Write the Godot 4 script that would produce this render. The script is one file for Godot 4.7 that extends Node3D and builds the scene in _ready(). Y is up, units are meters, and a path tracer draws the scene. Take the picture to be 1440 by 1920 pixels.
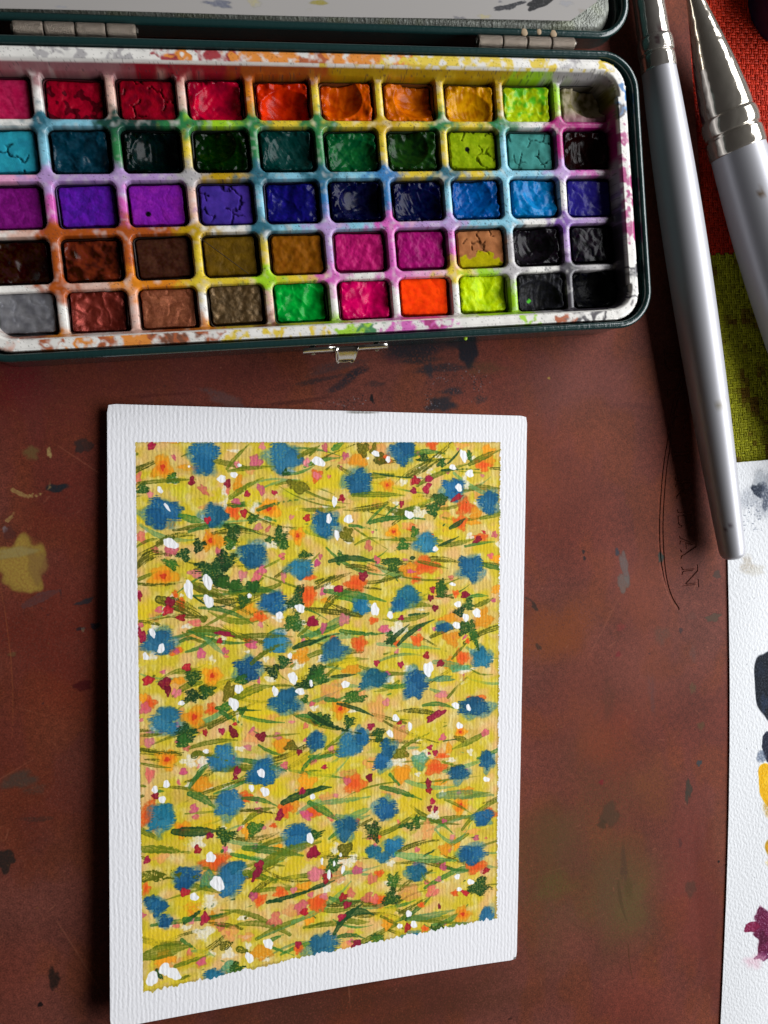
extends Node3D
# A watercolour tin, two brushes and a painted card on a stained board. Sizes in millimetres, scaled by MM.
const MM := 0.001
var taken := {}
var noise_a := FastNoiseLite.new()
var noise_b := FastNoiseLite.new()
var cells := FastNoiseLite.new()
var rng := RandomNumberGenerator.new()
var tex := {}

# ---------------------------------------------------------------- helpers
func numbered(called: String) -> String:
	taken[called] = taken.get(called, -1) + 1
	return called if taken[called] == 0 else "%s_%03d" % [called, taken[called]]

func tag(o: Node3D, label: String, category: String, group := "") -> Node3D:
	o.set_meta("label", label)
	o.set_meta("category", category)
	if group: o.set_meta("group", group)
	return o

func thing(called: String, at: Vector3, label: String, category: String, group := "") -> Node3D:
	var o := Node3D.new()
	o.name = numbered(called)
	add_child(o)
	o.position = at * MM
	return tag(o, label, category, group)

func part(called: String, mesh: Mesh, material: Material, parent: Node3D = null, at := Vector3.ZERO) -> MeshInstance3D:
	var o := MeshInstance3D.new()
	o.name = called if parent else numbered(called)
	o.mesh = mesh
	o.material_override = material
	o.position = at * MM
	(parent if parent else self).add_child(o, true)
	return o

func hexlin(h: String) -> Color:
	return Color(h).srgb_to_linear()

func mat(h: String, rough: float, metal := 0.0, vcol := false) -> StandardMaterial3D:
	var m := StandardMaterial3D.new()
	m.albedo_color = Color(h)
	m.roughness = rough
	m.metallic = metal
	m.vertex_color_use_as_albedo = vcol
	return m

func noise_tex(kind: int, freq: float, side: int, sd: int, oct := 3) -> NoiseTexture2D:
	var t := NoiseTexture2D.new()
	var n := FastNoiseLite.new()
	n.noise_type = kind as FastNoiseLite.NoiseType
	n.frequency = freq
	n.seed = sd
	n.fractal_octaves = oct
	t.width = side
	t.height = side
	t.seamless = true
	t.noise = n
	return t

func relief(m: StandardMaterial3D, t: Texture2D, cm: float, triplanar_scale := 0.0) -> StandardMaterial3D:
	m.heightmap_enabled = true
	m.heightmap_texture = t
	m.heightmap_scale = cm
	if triplanar_scale > 0.0:
		m.uv1_triplanar = true
		m.uv1_scale = Vector3.ONE * triplanar_scale
	return m

# A grid surface: f(u, v) gives millimetres, c(u, v, p) a linear colour. With u to +x and v to +z it faces up.
func surf(nu: int, nv: int, f: Callable, c = null, wrap_u := false) -> ArrayMesh:
	var pos := PackedVector3Array()
	var nor := PackedVector3Array()
	var uv := PackedVector2Array()
	var col := PackedColorArray()
	var idx := PackedInt32Array()
	var w := nu + 1
	pos.resize(w * (nv + 1))
	nor.resize(w * (nv + 1))
	uv.resize(w * (nv + 1))
	if c != null: col.resize(w * (nv + 1))
	var k := 0
	for j in nv + 1:
		for i in w:
			var a := float(i) / nu
			var b := float(j) / nv
			var p: Vector3 = f.call(a, b)
			pos[k] = p * MM
			uv[k] = Vector2(a, b)
			if c != null: col[k] = c.call(a, b, p)
			k += 1
	idx.resize(nu * nv * 6)
	k = 0
	for j in nv:
		for i in nu:
			var a := j * w + i
			var d := a + w + 1
			for t in [a, a + 1, d, a, d, a + w]:
				idx[k] = t
				k += 1
			var n := (pos[a + w] - pos[a + 1]).cross(pos[d] - pos[a]) * 1e6
			n = -n if n.dot((pos[a + w] - pos[a]).cross(pos[a + 1] - pos[a])) < 0.0 else n
			nor[a] += n
			nor[a + 1] += n
			nor[d] += n
			nor[a + w] += n
	if wrap_u:
		for j in nv + 1:
			var n := nor[j * w] + nor[j * w + nu]
			nor[j * w] = n
			nor[j * w + nu] = n
	for i in nor.size():
		nor[i] = nor[i].normalized() if nor[i].length_squared() > 1e-16 else Vector3.UP
	var arr := []
	arr.resize(Mesh.ARRAY_MAX)
	arr[Mesh.ARRAY_VERTEX] = pos
	arr[Mesh.ARRAY_NORMAL] = nor
	arr[Mesh.ARRAY_TEX_UV] = uv
	if c != null: arr[Mesh.ARRAY_COLOR] = col
	arr[Mesh.ARRAY_INDEX] = idx
	var m := ArrayMesh.new()
	m.add_surface_from_arrays(Mesh.PRIMITIVE_TRIANGLES, arr)
	return m

# Point and outward normal along a rounded rectangle, t from 0 to 1.
func rounded(hx: float, hz: float, r: float) -> Array:
	var out := []
	for k in 4:
		var cx: float = [1, -1, -1, 1][k] * (hx - r)
		var cz: float = [1, 1, -1, -1][k] * (hz - r)
		for s in 13:
			var a := PI / 2 * (k + s / 12.0)
			out.append([Vector2(cx + r * cos(a), cz + r * sin(a)), Vector2(cos(a), sin(a))])
	out.append(out[0])
	return out

func loft(hx: float, hz: float, r: float, profile: Array, c = null) -> ArrayMesh:
	var ring := rounded(hx, hz, r)
	return surf(ring.size() - 1, profile.size() - 1, func(u: float, v: float):
		var e: Array = ring[int(round(u * (ring.size() - 1)))]
		var q: Vector2 = profile[int(round(v * (profile.size() - 1)))]
		var p: Vector2 = e[0] + e[1] * q.x
		if q.x < -hz: p = Vector2.ZERO
		return Vector3(p.x, q.y, p.y), c, true)

# A turned shape between two points; profile holds (millimetres from a, radius).
func turned(a: Vector3, b: Vector3, profile: Array, sides := 40, c = null) -> ArrayMesh:
	var ax := (b - a).normalized()
	var side := ax.cross(Vector3.UP).normalized()
	var up := side.cross(ax)
	return surf(sides, profile.size() - 1, func(u: float, v: float):
		var q: Vector2 = profile[int(round(v * (profile.size() - 1)))]
		return a + ax * q.x + (side * cos(u * TAU) + up * sin(u * TAU)) * q.y, c, true)

func smooth_profile(keys: Array, steps: int) -> Array:
	var out := []
	for k in keys.size() - 1:
		var p0: Vector2 = keys[max(k - 1, 0)]
		var p3: Vector2 = keys[min(k + 2, keys.size() - 1)]
		for s in steps:
			out.append((keys[k] as Vector2).cubic_interpolate(keys[k + 1], p0, p3, float(s) / steps))
	out.append(keys[-1])
	return out

# A flat outline with thickness and softened edges, lying between y0 and y1.
func slab(outline: Array, y0: float, y1: float, bevel := 0.25) -> ArrayMesh:
	var mid := Vector2.ZERO
	for p in outline: mid += p / outline.size()
	var prof := [Vector2(0, y0), Vector2(1, y0), Vector2(1, y1 - bevel), Vector2(2, y1 - bevel * 0.3), Vector2(3, y1), Vector2(0, y1)]
	var n := outline.size()
	return surf(n, 5, func(u: float, v: float):
		var p: Vector2 = outline[int(round(u * n)) % n]
		var q: Vector2 = prof[int(round(v * 5))]
		var d := (mid - p).normalized()
		if q.x == 0.0: p = mid
		elif q.x == 2.0: p += d * bevel * 0.3
		elif q.x == 3.0: p += d * bevel
		return Vector3(p.x, q.y, p.y), null, true)

func sd_round(p: Vector2, h: Vector2, r: float) -> float:
	var q := p.abs() - h + Vector2(r, r)
	return q.max(Vector2.ZERO).length() + minf(maxf(q.x, q.y), 0.0) - r

# ---------------------------------------------------------------- painting into pictures
var cv: Image
var cs := 1.0
var cx0 := 0.0
var cz0 := 0.0
var seed_at := 0.0
var taped := false

# Inside the strip that masking tape left bare, nothing takes paint.
func bared(x: float, z: float) -> bool:
	var e := 0.35 * noise_a.get_noise_2d(x * 9.0, z * 9.0)
	var low := 0.55 * noise_a.get_noise_2d(x * 5.0, 3.0) + 0.5 * absf(noise_a.get_noise_2d(x * 1.7, 40.0))
	return x < 8.7 + (z - 12.0) * 0.0095 + e * 0.3 or x > 137.4 + (z - 10.0) * 0.0105 + e * 1.3 + 0.6 * absf(noise_a.get_noise_2d(4.0, z * 1.3)) or z < 12.3 - (x - 8.7) * 0.0194 + e * 0.5 or z > 198.0 - (x - 8.7) * 0.056 + low * 1.6

func canvas(w_mm: float, h_mm: float, per_mm: float, x0 := 0.0, z0 := 0.0) -> void:
	cs = per_mm
	cx0 = x0
	cz0 = z0
	cv = Image.create(int(w_mm * per_mm), int(h_mm * per_mm), false, Image.FORMAT_RGB8)

# An irregular patch of paint. rag: how uneven its outline; soft: width of its edge; rim: darker drying line; grain: how mottled.
func patch(x: float, z: float, rx: float, rz: float, col: Color, op: float, soft := 0.1, rag := 0.2, rim := 0.2, grain := 0.3, turn := 0.0, fringe := 0.0) -> void:
	seed_at += 17.31
	var sx := (x - cx0) * cs
	var sz := (z - cz0) * cs
	var reach := maxf(rx, rz) * cs * (1.0 + rag + soft) + 2.0
	var ca := cos(turn)
	var sa := sin(turn)
	var ph := fmod(seed_at, TAU)
	var lump := 4.0 / maxf(1.0, maxf(rx, rz) / 2.6)
	for j in range(maxi(0, int(sz - reach)), mini(cv.get_height(), int(sz + reach) + 1)):
		for i in range(maxi(0, int(sx - reach)), mini(cv.get_width(), int(sx + reach) + 1)):
			var dx := (i - sx) / cs
			var dz := (j - sz) / cs
			if taped and bared(i / cs + cx0, j / cs + cz0): continue
			var a := (dx * ca + dz * sa) / rx
			var b := (dz * ca - dx * sa) / rz
			var rho := sqrt(a * a + b * b)
			if rho > 1.0 + rag + soft: continue
			var th := atan2(b, a)
			var edge := 1.0 + rag * (0.45 * sin(3.0 * th + ph) + 0.3 * sin(5.0 * th + ph * 2.3) + 0.75 * noise_a.get_noise_2d(dx * lump + seed_at, dz * lump) + (0.3 * noise_a.get_noise_2d(dx * 11.0 + seed_at, dz * 11.0) if rag > 0.35 else 0.0))
			if fringe > 0.0: edge -= fringe * absf(cos(th)) * smoothstep(-0.1, 0.35, noise_a.get_noise_2d(dx * 1.4 + seed_at, dz * 16.0))
			var k := 1.0 - smoothstep(edge - soft, edge + soft * 0.6, rho)
			if k <= 0.0: continue
			var g := noise_b.get_noise_2d(i * 0.9 / cs * 7.0 + seed_at, j * 0.9 / cs * 7.0)
			k *= op * clampf(1.0 + grain * g * 1.6, 0.0, 1.15)
			var d := col.darkened(rim * smoothstep(edge * 0.72, edge, rho)) if rim > 0.0 else col
			cv.set_pixel(i, j, cv.get_pixel(i, j).lerp(d, minf(k, 1.0)))

# A brush stroke along a bent line; dry strokes break up on the paper's ribs.
func sweep(ax: float, az: float, bx: float, bz: float, ex: float, ez: float, wide: float, col: Color, op: float, dry: float) -> void:
	seed_at += 11.7
	var a := Vector2(ax, az)
	var e := Vector2(ex, ez)
	var m := Vector2(bx, bz) * 2.0 - (a + e) * 0.5
	var lo := (a.min(e).min(Vector2(bx, bz)) - Vector2(wide, wide) - Vector2(cx0, cz0)) * cs
	var hi := (a.max(e).max(Vector2(bx, bz)) + Vector2(wide, wide) - Vector2(cx0, cz0)) * cs
	var chord := (e - a)
	var l2 := maxf(chord.length_squared(), 1e-4)
	for j in range(maxi(0, int(lo.y)), mini(cv.get_height(), int(hi.y) + 1)):
		for i in range(maxi(0, int(lo.x)), mini(cv.get_width(), int(hi.x) + 1)):
			var p := Vector2(i / cs + cx0, j / cs + cz0)
			var t := clampf((p - a).dot(chord) / l2, 0.0, 1.0)
			var q := a.lerp(m, t).lerp(m.lerp(e, t), t)
			var g := noise_a.get_noise_2d(p.x * 6.0 + seed_at, p.y * 6.0)
			var half := wide * 0.5 * lerpf(0.62, 1.0, smoothstep(0.0, 0.3, t)) * lerpf(1.0, 0.25, smoothstep(0.55, 1.0, t)) * (1.0 + 0.2 * g)
			var d := p.distance_to(q)
			if d > half + 0.12 or (taped and bared(p.x, p.y)): continue
			var k := 1.0 - smoothstep(half - 0.1, half + 0.12, d)
			if dry > 0.0:
				# bristle tracks run along the stroke and open up towards its end
				var across := d * signf((p - q).cross(chord))
				var track := noise_b.get_noise_2d(across * 16.0 + seed_at, t * 9.0) + 0.45 * noise_a.get_noise_2d(p.x * 14.0, p.y * 4.0)
				k *= 1.0 - dry * smoothstep(-0.05, 0.3, track + 0.35 * (t - 0.55))
			k *= op * (0.85 + 0.25 * smoothstep(0.4, 1.0, d / maxf(half, 0.1)) + 0.2 * g)
			cv.set_pixel(i, j, cv.get_pixel(i, j).lerp(col, clampf(k, 0.0, 1.0)))

func vary(h: String, by: float) -> Color:
	var k := 1.0 + rng.randf_range(-by, by)
	var c := Color(h)
	return Color(minf(c.r * k, 1.0), minf(c.g * k * (1.0 + rng.randf_range(-by, by) * 0.4), 1.0), minf(c.b * k, 1.0))

func corn(x: float, z: float, rx: float, rz: float) -> void:   # blue flower heads
	var c := vary(["1c6690", "1e6a88", "2a7496", "185c86"][rng.randi() % 4], 0.12)
	patch(x + rng.randf_range(-1, 1), z + rng.randf_range(-1, 1), rx * 1.05, rz * 1.05, Color("3a7f96"), 0.6, 0.2, 0.3, 0.15, 0.5)
	patch(x, z, rx * 0.95, rz * 0.95, c, 0.93, 0.1, 0.33, 0.2, 0.55, rng.randf_range(-0.4, 0.4), 0.3)
	var lobe := Vector2.from_angle(rng.randf_range(0, TAU))
	patch(x + lobe.x * rx * 0.5, z + lobe.y * rz * 0.5, rx * 0.62, rz * 0.58, c.darkened(0.08), 0.8, 0.14, 0.34, 0.25, 0.5, 0.0, 0.25)
	patch(x + rx * rng.randf_range(-0.4, 0.4), z + rz * rng.randf_range(-0.4, 0.4), rx * 0.45, rz * 0.4, c.lightened(0.1), 0.5, 0.4, 0.3, 0.0, 0.6)

func leaf(x: float, z: float, rx: float, rz: float) -> void:
	patch(x, z, rx, rz, vary(["2c5a20", "35641f", "24501e", "1c4420"][rng.randi() % 4], 0.15), 0.92, 0.08, 0.4, 0.35, 0.6, rng.randf_range(-0.5, 0.5), 0.3)

func moss(x: float, z: float, rx: float, rz: float) -> void:
	patch(x, z, rx, rz, vary("6a6412", 0.15), 0.88, 0.1, 0.35, 0.35, 0.4, rng.randf_range(-0.4, 0.4))

func mint(x: float, z: float, rx: float, rz: float) -> void:
	patch(x, z, rx, rz, vary("3f8c6c", 0.12), 0.7, 0.15, 0.3, 0.25, 0.4)

func poppy(x: float, z: float, rx: float, rz: float, kind: int) -> void:
	var c := vary(["f09a1e", "f4a31c", "ee6a22", "ec9a58"][kind], 0.06)
	patch(x, z, rx * 1.05, rz * 1.05, c, 0.88 if kind != 3 else 0.65, 0.2, 0.36, 0.12, 0.4)
	if kind == 1:
		patch(x, z, rx * 0.62, rz * 0.62, Color("ee7a18"), 0.8, 0.35, 0.3, 0.0, 0.3)
		patch(x, z, rx * 0.26, rz * 0.28, Color("d23a1c"), 0.95, 0.25, 0.3, 0.0, 0.2)
	elif kind == 2:
		patch(x, z, rx * 0.6, rz * 0.6, Color("ea4e1c"), 0.7, 0.5, 0.3, 0.0, 0.4)

func sun(x: float, z: float, rx: float, rz: float) -> void:
	patch(x, z, rx * 1.1, rz * 1.1, vary("dfc41e", 0.06), 0.75, 0.4, 0.4, 0.0, 0.4)

func bare(x: float, z: float, rx: float, rz: float) -> void:
	patch(x, z, rx, rz, Color("efe7cf"), 0.85, 0.25, 0.45, 0.0, 0.3)

func petal(x: float, z: float, rx: float, rz: float) -> void:
	patch(x, z, rx, rz, vary(["a81c3c", "9c1840", "b5202e", "80142c"][rng.randi() % 4], 0.12), 0.92, 0.1, 0.35, 0.3, 0.25, rng.randf_range(-0.7, 0.7))

func blush(x: float, z: float, rx: float, rz: float) -> void:
	patch(x, z, rx, rz, vary(["d95a72", "d2527e", "dc6a5e", "e07a86"][rng.randi() % 4], 0.08), 0.8, 0.18, 0.35, 0.2, 0.35, rng.randf_range(-0.7, 0.7))

func daub(x: float, z: float, rx: float, rz: float, turn: float) -> void:
	patch(x, z, rx, rz, Color("f4f4f4"), 1.0, 0.05, 0.18, 0.0, 0.0, deg_to_rad(turn))

func stroke(kind: String, ax: float, az: float, bx: float, bz: float, ex: float, ez: float, wide: float) -> void:
	var h: String = {"o": "5c6c10", "g": "34702a", "k": "1c4420", "d": "4a500c", "t": "5c9258"}[kind]
	var op: float = {"o": 0.88, "g": 0.88, "k": 0.95, "d": 0.92, "t": 0.72}[kind]
	sweep(ax, az, bx, bz, ex, ez, wide * 1.35 + 0.2, vary(h, 0.12), op, {"o": 0.5, "g": 0.35, "k": 0.2, "d": 0.95, "t": 0.35}[kind])

func spot(x: float, z: float, rx: float, rz: float, h: String, op: float, soft: float, turn: float) -> void:
	patch(x, z, rx, rz, Color(h), op, soft, 0.3, 0.12 if soft < 0.35 else 0.0, 0.2 if soft < 0.5 else 1.1, deg_to_rad(turn))

func smear(ax: float, az: float, bx: float, bz: float, ex: float, ez: float, wide: float, h: String, op: float, dry: float) -> void:
	sweep(ax, az, bx, bz, ex, ez, wide, Color(h), op, dry)

# ---------------------------------------------------------------- scene
func _ready() -> void:
	rng.seed = 20
	noise_a.seed = 3
	noise_a.frequency = 0.1
	noise_a.fractal_octaves = 2
	noise_b.seed = 8
	noise_b.frequency = 0.16
	noise_b.fractal_octaves = 3
	cells.seed = 5
	cells.noise_type = FastNoiseLite.TYPE_CELLULAR
	cells.cellular_return_type = FastNoiseLite.RETURN_DISTANCE2_SUB
	cells.fractal_type = FastNoiseLite.FRACTAL_NONE
	cells.cellular_distance_function = FastNoiseLite.DISTANCE_EUCLIDEAN
	cells.frequency = 0.2
	# camera: a phone held about 27 cm above the board, leaning to the right
	var cam := Camera3D.new()
	cam.name = "camera"
	cam.transform = Transform3D(Basis(Vector3(0.97257, 0.21542, 0.08775), Vector3(0.10104, -0.05147, -0.99355), Vector3(-0.20951, 0.97516, -0.07182)), Vector3(-0.05800, 0.26997, -0.01988))
	cam.fov = 67.3067
	cam.near = 0.02
	cam.far = 20.0
	add_child(cam)
	var env := Environment.new()
	env.background_mode = Environment.BG_COLOR
	env.background_color = Color(0.30, 0.285, 0.28)
	env.background_energy_multiplier = 0.45
	env.tonemap_mode = Environment.TONE_MAPPER_LINEAR
	env.tonemap_exposure = 1.0
	env.sdfgi_enabled = true
	env.ssao_enabled = true
	env.ssil_enabled = true
	var we := WorldEnvironment.new()
	we.name = "room_air"
	we.environment = env
	add_child(we)
	# daylight from a window on the right
	var window := AreaLight3D.new()
	window.name = "window_light"
	window.area_size = Vector2(1.5, 0.56)
	window.light_energy = 2.25
	window.light_color = Color(0.985, 0.99, 1.0)
	window.area_range = 6.0
	window.shadow_enabled = true
	window.look_at_from_position(Vector3(0.80, 0.54, -0.08), Vector3(0.0, 0.0, 0.0))
	add_child(window)

	var table := BoxMesh.new()
	table.size = Vector3(1.6, 0.03, 1.2)
	part("table_top", table, relief(mat("3a241a", 0.5), noise_tex(FastNoiseLite.TYPE_SIMPLEX, 0.02, 256, 2), 0.02, 9.0), null, Vector3(0, -20.2, 0)).set_meta("kind", "structure")
	make_placemat()
	make_board()
	make_swatch_sheet()
	make_tin()
	make_tray()
	make_pans()
	make_card()
	make_brushes()
	make_small_things()

func make_board() -> void:
	var x0 := -178.0
	var x1 := 139.0
	var z0 := -192.0
	var z1 := 248.0
	canvas(x1 - x0, z1 - z0, 3.6, x0, z0)
	for j in cv.get_height():
		for i in cv.get_width():
			var x := i / cs
			var z := j / cs
			var k := 1.0 + 0.1 * noise_a.get_noise_2d(x * 0.35, z * 0.35) + 0.13 * noise_b.get_noise_2d(x * 2.2, z * 2.2) + 0.3 * noise_a.get_noise_2d(x * 15.0, z * 15.0)
			var w := 0.5 + 0.5 * noise_a.get_noise_2d(x * 0.12 + 90.0, z * 0.12)
			cv.set_pixel(i, j, Color("6c2f22").lerp(Color("74443a"), w).lerp(Color("7a3c1c"), clampf(noise_b.get_noise_2d(x * 0.22, z * 0.14) * 1.2, 0.0, 0.36)) * k)
	spot(74,134,24.7,38,"64482a",0.45,0.8,0); spot(48.2,148.2,17.1,30.4,"5e4828",0.45,0.8,0); spot(85.9,162.8,17.1,20.9,"5f4826",0.45,0.8,0); spot(54.6,151.7,8.6,6.7,"5f5826",0.45,0.7,0)
	spot(86.7,167.4,7.6,10.4,"64582a",0.4,0.7,0); spot(66.9,50,17.1,11.4,"84421f",0.6,0.8,0); spot(101.5,73.9,15.2,22.8,"7d4030",0.4,0.9,0); spot(73.2,84.5,17.1,20.9,"7a3c28",0.4,0.9,0)
	spot(112.4,159.4,11.4,38,"752f25",0.5,0.7,0); spot(121.1,174.9,5.3,49.4,"602418",0.4,0.5,0); spot(78.2,-40.7,30.4,13.3,"7a4640",0.45,0.9,0); spot(55.5,54.6,13.3,9.5,"87461e",0.5,0.8,0)
	spot(83.3,101.1,11.4,15.2,"8a3a22",0.4,0.8,0); spot(99.6,35.3,17.1,17.1,"82453a",0.4,0.9,0); spot(66.8,-5.4,22.8,22.8,"86402c",0.4,0.9,0); spot(-72.3,-54.1,38,9.5,"662c28",0.5,0.8,0)
	spot(-110.1,-46.2,22.8,17.1,"6e2a26",0.5,0.8,0); spot(-117.1,30.7,20.9,22.8,"6b2114",0.5,0.9,0); spot(-128,83.5,22.8,26.6,"602214",0.4,0.9,0); spot(-40.2,178.5,47.5,7.6,"4a2a1c",0.6,0.8,0)
	spot(10.1,188.9,38,9.5,"4e2c1c",0.6,0.8,0); spot(100.5,121.5,9.5,13.3,"7e4a20",0.4,0.8,0); spot(56.2,130.5,11.4,11.4,"5e4828",0.4,0.8,0); spot(-117,-56.9,7.6,11.4,"701820",0.5,0.7,0)
	spot(-105.6,-12.5,15.2,17.1,"641e16",0.4,0.8,0); spot(-122.4,4.8,7.6,9.1,"a88a3c",0.9,0.12,0); spot(-117.6,5.7,3,5.7,"8a6a38",0.8,0.3,0); spot(-123.5,0.6,6.5,1.9,"9a8a58",0.7,0.3,0)
	spot(-109.7,-30.8,0.8,1.9,"b09a60",0.8,0.2,0); spot(-115.1,-31.3,2.5,2.3,"6e5c34",0.7,0.4,0); spot(-108.6,-19.2,3.8,1.3,"20262c",0.9,0.3,0); spot(-98.8,-32.2,3.2,2.1,"3a2a28",0.75,0.15,0)
	spot(-100.2,-31.8,1.3,1.9,"3a2a28",0.7,0.2,0); spot(-104.1,19.3,2.9,0.9,"2c3038",0.8,0.3,-12); spot(-102,27.9,1.5,1.1,"20202a",0.8,0.3,0); spot(-106.8,28.2,1.5,0.6,"20202a",0.7,0.3,0)
	spot(-131.3,75.9,5.7,2.9,"4a4038",0.7,0.4,0); spot(-126.8,80,3.8,1.7,"4a4038",0.4,0.6,0); spot(-138.7,102,3,3.8,"2c2420",0.85,0.15,0); spot(-128.3,146,1.7,4.2,"261c18",0.8,0.3,0)
	spot(-133.4,153.9,0.9,0.8,"1c1414",0.9,0.2,0); spot(-108.1,47.4,3,1.7,"4a1214",0.8,0.2,0); spot(-127.1,90.1,5.7,0.9,"3a2a24",0.5,0.5,8); spot(-125.9,-7.2,0.9,1.1,"888088",0.7,0.3,0)
	spot(-124.8,-5.7,1.9,2.3,"502c28",0.6,0.3,0); spot(-128.6,33.8,1.3,0.8,"6a5030",0.7,0.3,0); spot(37.8,-55,3.8,5.3,"1c1c26",0.95,0.3,0); spot(17,-57.1,13.3,2.7,"24222a",0.8,0.5,0)
	spot(26.4,-49.9,11.4,1.5,"2a262c",0.7,0.5,0); spot(78.8,163.5,20.9,22.8,"5a5230",0.35,0.8,0); spot(34.9,-59,7.6,2.3,"26242a",0.75,0.4,0); spot(15.1,-58.1,10.6,3.4,"2c282e",0.7,0.5,0)
	spot(18.7,-53.8,7.6,1.9,"26242a",0.7,0.5,0); spot(-6.2,-49.6,6.5,1.5,"24232c",0.75,0.5,-25); spot(-11.3,-45.8,4.9,1.1,"28242c",0.7,0.5,-20); spot(-18.7,-48.5,9.5,0.9,"2c262a",0.6,0.6,-8)
	spot(25.7,-37,5.7,2.7,"22222a",0.85,0.4,0); spot(30.1,-41.5,4.2,1.5,"24242c",0.7,0.5,0); spot(22.1,-49.7,1.7,2.7,"2c2c34",0.7,0.4,0); spot(2,-45.9,3.4,1.1,"3a2a2a",0.6,0.5,6)
	spot(-11.8,-52.9,10.6,1.9,"4a3a3c",0.6,0.6,-10); spot(-0,-40.9,0.6,1.7,"101014",0.9,0.2,0); spot(8.8,-54.3,2.3,1.9,"5a3030",0.5,0.3,0); spot(40.7,-37.7,2.7,1.5,"2c282c",0.5,0.5,0)
	spot(43.7,-48.8,7.6,2.7,"5a4424",0.4,0.6,0); spot(21.2,-59.7,15.2,1.9,"282226",0.6,0.5,0); spot(93.5,30.8,1.7,6.5,"6a6260",0.75,0.2,-6); spot(92.6,37,2.7,3.8,"6c625c",0.75,0.15,0)
	spot(90.7,24.6,0.8,1.7,"343c48",0.8,0.3,0); spot(133.6,38.7,1.7,1.7,"4e3c34",0.85,0.12,0); spot(130.8,55.7,3.4,1.7,"544638",0.8,0.12,-4); spot(120.7,114.1,1.2,1.3,"3c4044",0.9,0.1,0)
	spot(115.2,123.8,1.5,3.6,"40382e",0.85,0.15,0); spot(114,127.3,0.8,2.7,"40382e",0.8,0.2,0); spot(107.6,59.7,3.4,3.8,"66463a",0.6,0.5,30); spot(116,58.9,0.8,1.1,"3a2e30",0.7,0.3,0)
	spot(109.3,29,1.3,2.1,"2a3a36",0.8,0.2,0); spot(55.3,57.1,0.9,1.7,"3a2c22",0.7,0.3,-40); spot(55,41.6,0.9,1.9,"2c2420",0.7,0.3,-30); spot(76.7,23,0.6,0.9,"201c20",0.8,0.3,0)
	spot(76.9,25.5,0.6,0.8,"201c20",0.8,0.3,0); spot(79.8,128.1,4.2,4.6,"4e3826",0.75,0.3,0); spot(76.5,131.2,1.9,1.9,"44321f",0.7,0.3,0); spot(113.4,165.3,2.7,3.4,"4a3428",0.55,0.4,0)
	spot(109.9,145.5,0.8,1.9,"4a2a28",0.6,0.4,0); spot(84.5,149.2,1.5,7.6,"4a3426",0.55,0.5,0); spot(86.1,159.5,1.9,4.2,"50401f",0.5,0.5,0); spot(126.8,156.7,0.6,0.6,"201010",0.9,0.2,0)
	spot(90.2,54.1,1.9,1.5,"8a3030",0.5,0.5,0); spot(88.3,64.7,1.1,1.1,"7c2228",0.6,0.4,0); spot(77.3,114.3,1.1,1.1,"7c1c24",0.7,0.4,0); spot(101.5,80.3,1.9,7.6,"6a4440",0.4,0.6,0)
	spot(82.9,81.7,2.7,8.6,"5a3424",0.4,0.6,0); spot(101.8,86.8,1.1,5.7,"5c3a3a",0.4,0.6,0); spot(120.8,69.1,1.5,3.8,"6a4a44",0.5,0.5,0); spot(122.4,98.9,1.7,1.7,"5a4a2c",0.6,0.4,0)
	spot(119.8,83.1,1.5,2.3,"5a5034",0.5,0.4,0); spot(121.3,54,2.3,1.5,"6a443a",0.5,0.5,0); spot(68.6,-43.7,0.6,0.6,"a88a40",0.9,0.2,0); spot(-106,28.6,0.6,0.8,"8a8068",0.6,0.3,0)
	spot(102,-30.9,11.4,1.1,"5c302c",0.3,0.6,8); spot(-50.5,-43.7,5.7,2.3,"5e4a4c",0.55,0.4,20); spot(-55.5,-46.8,3.8,1.3,"5a4a4c",0.5,0.5,20); spot(-26.8,-41.7,11.4,0.8,"3a1a18",0.5,0.5,-3)
	spot(-73.1,-47.1,11.4,0.6,"4a1c1a",0.4,0.5,0); smear(-124.9,-10.1,-119.4,-14.8,-116.2,-18,2.09,"a0824e",0.85,0.3); smear(-122,-19.7,-117.5,-17.2,-110.6,-19.7,2.47,"a0824e",0.85,0.3); smear(-111,-19.7,-110.1,-24.4,-110.2,-27.9,0.95,"8a6a44",0.6,0.3)
	smear(-123.1,18.3,-117.1,16,-111.6,14.6,3.04,"5a3c3c",0.7,0.3); smear(-111.6,14.6,-111.6,17.1,-112.1,18.8,0.76,"3a2424",0.7,0.3); smear(31.8,200.8,66.8,200.2,114.5,201.3,1.33,"3a1c16",0.8,0.3); smear(114.5,201.3,120.7,201.4,124.8,202.2,0.76,"4a2018",0.7,0.3)
	smear(84,182.4,84.3,191.4,85.5,200.8,0.57,"4a2c14",0.7,0.3); smear(81.7,155.3,82.2,164.2,84.6,173.6,1.52,"4a3820",0.5,0.3); smear(76.4,87.1,82.6,79.6,84.7,67.1,1.71,"5c382c",0.4,0.3); smear(-129.6,11.3,-129.2,36.2,-131.7,61,0.228,"a05a30",0.6,0)
	smear(-112.1,18.8,-112.3,47.7,-112.4,71.5,0.19,"84482c",0.5,0); smear(-127,45.5,-127.4,78.1,-125.1,102.5,0.19,"84482c",0.5,0); smear(-108.9,-42.3,-104.1,-41.5,-100.7,-42,0.19,"84605a",0.6,0); smear(-89.8,-50.3,-55.4,-48,0.2,-45.1,0.19,"7c4038",0.4,0)
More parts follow.
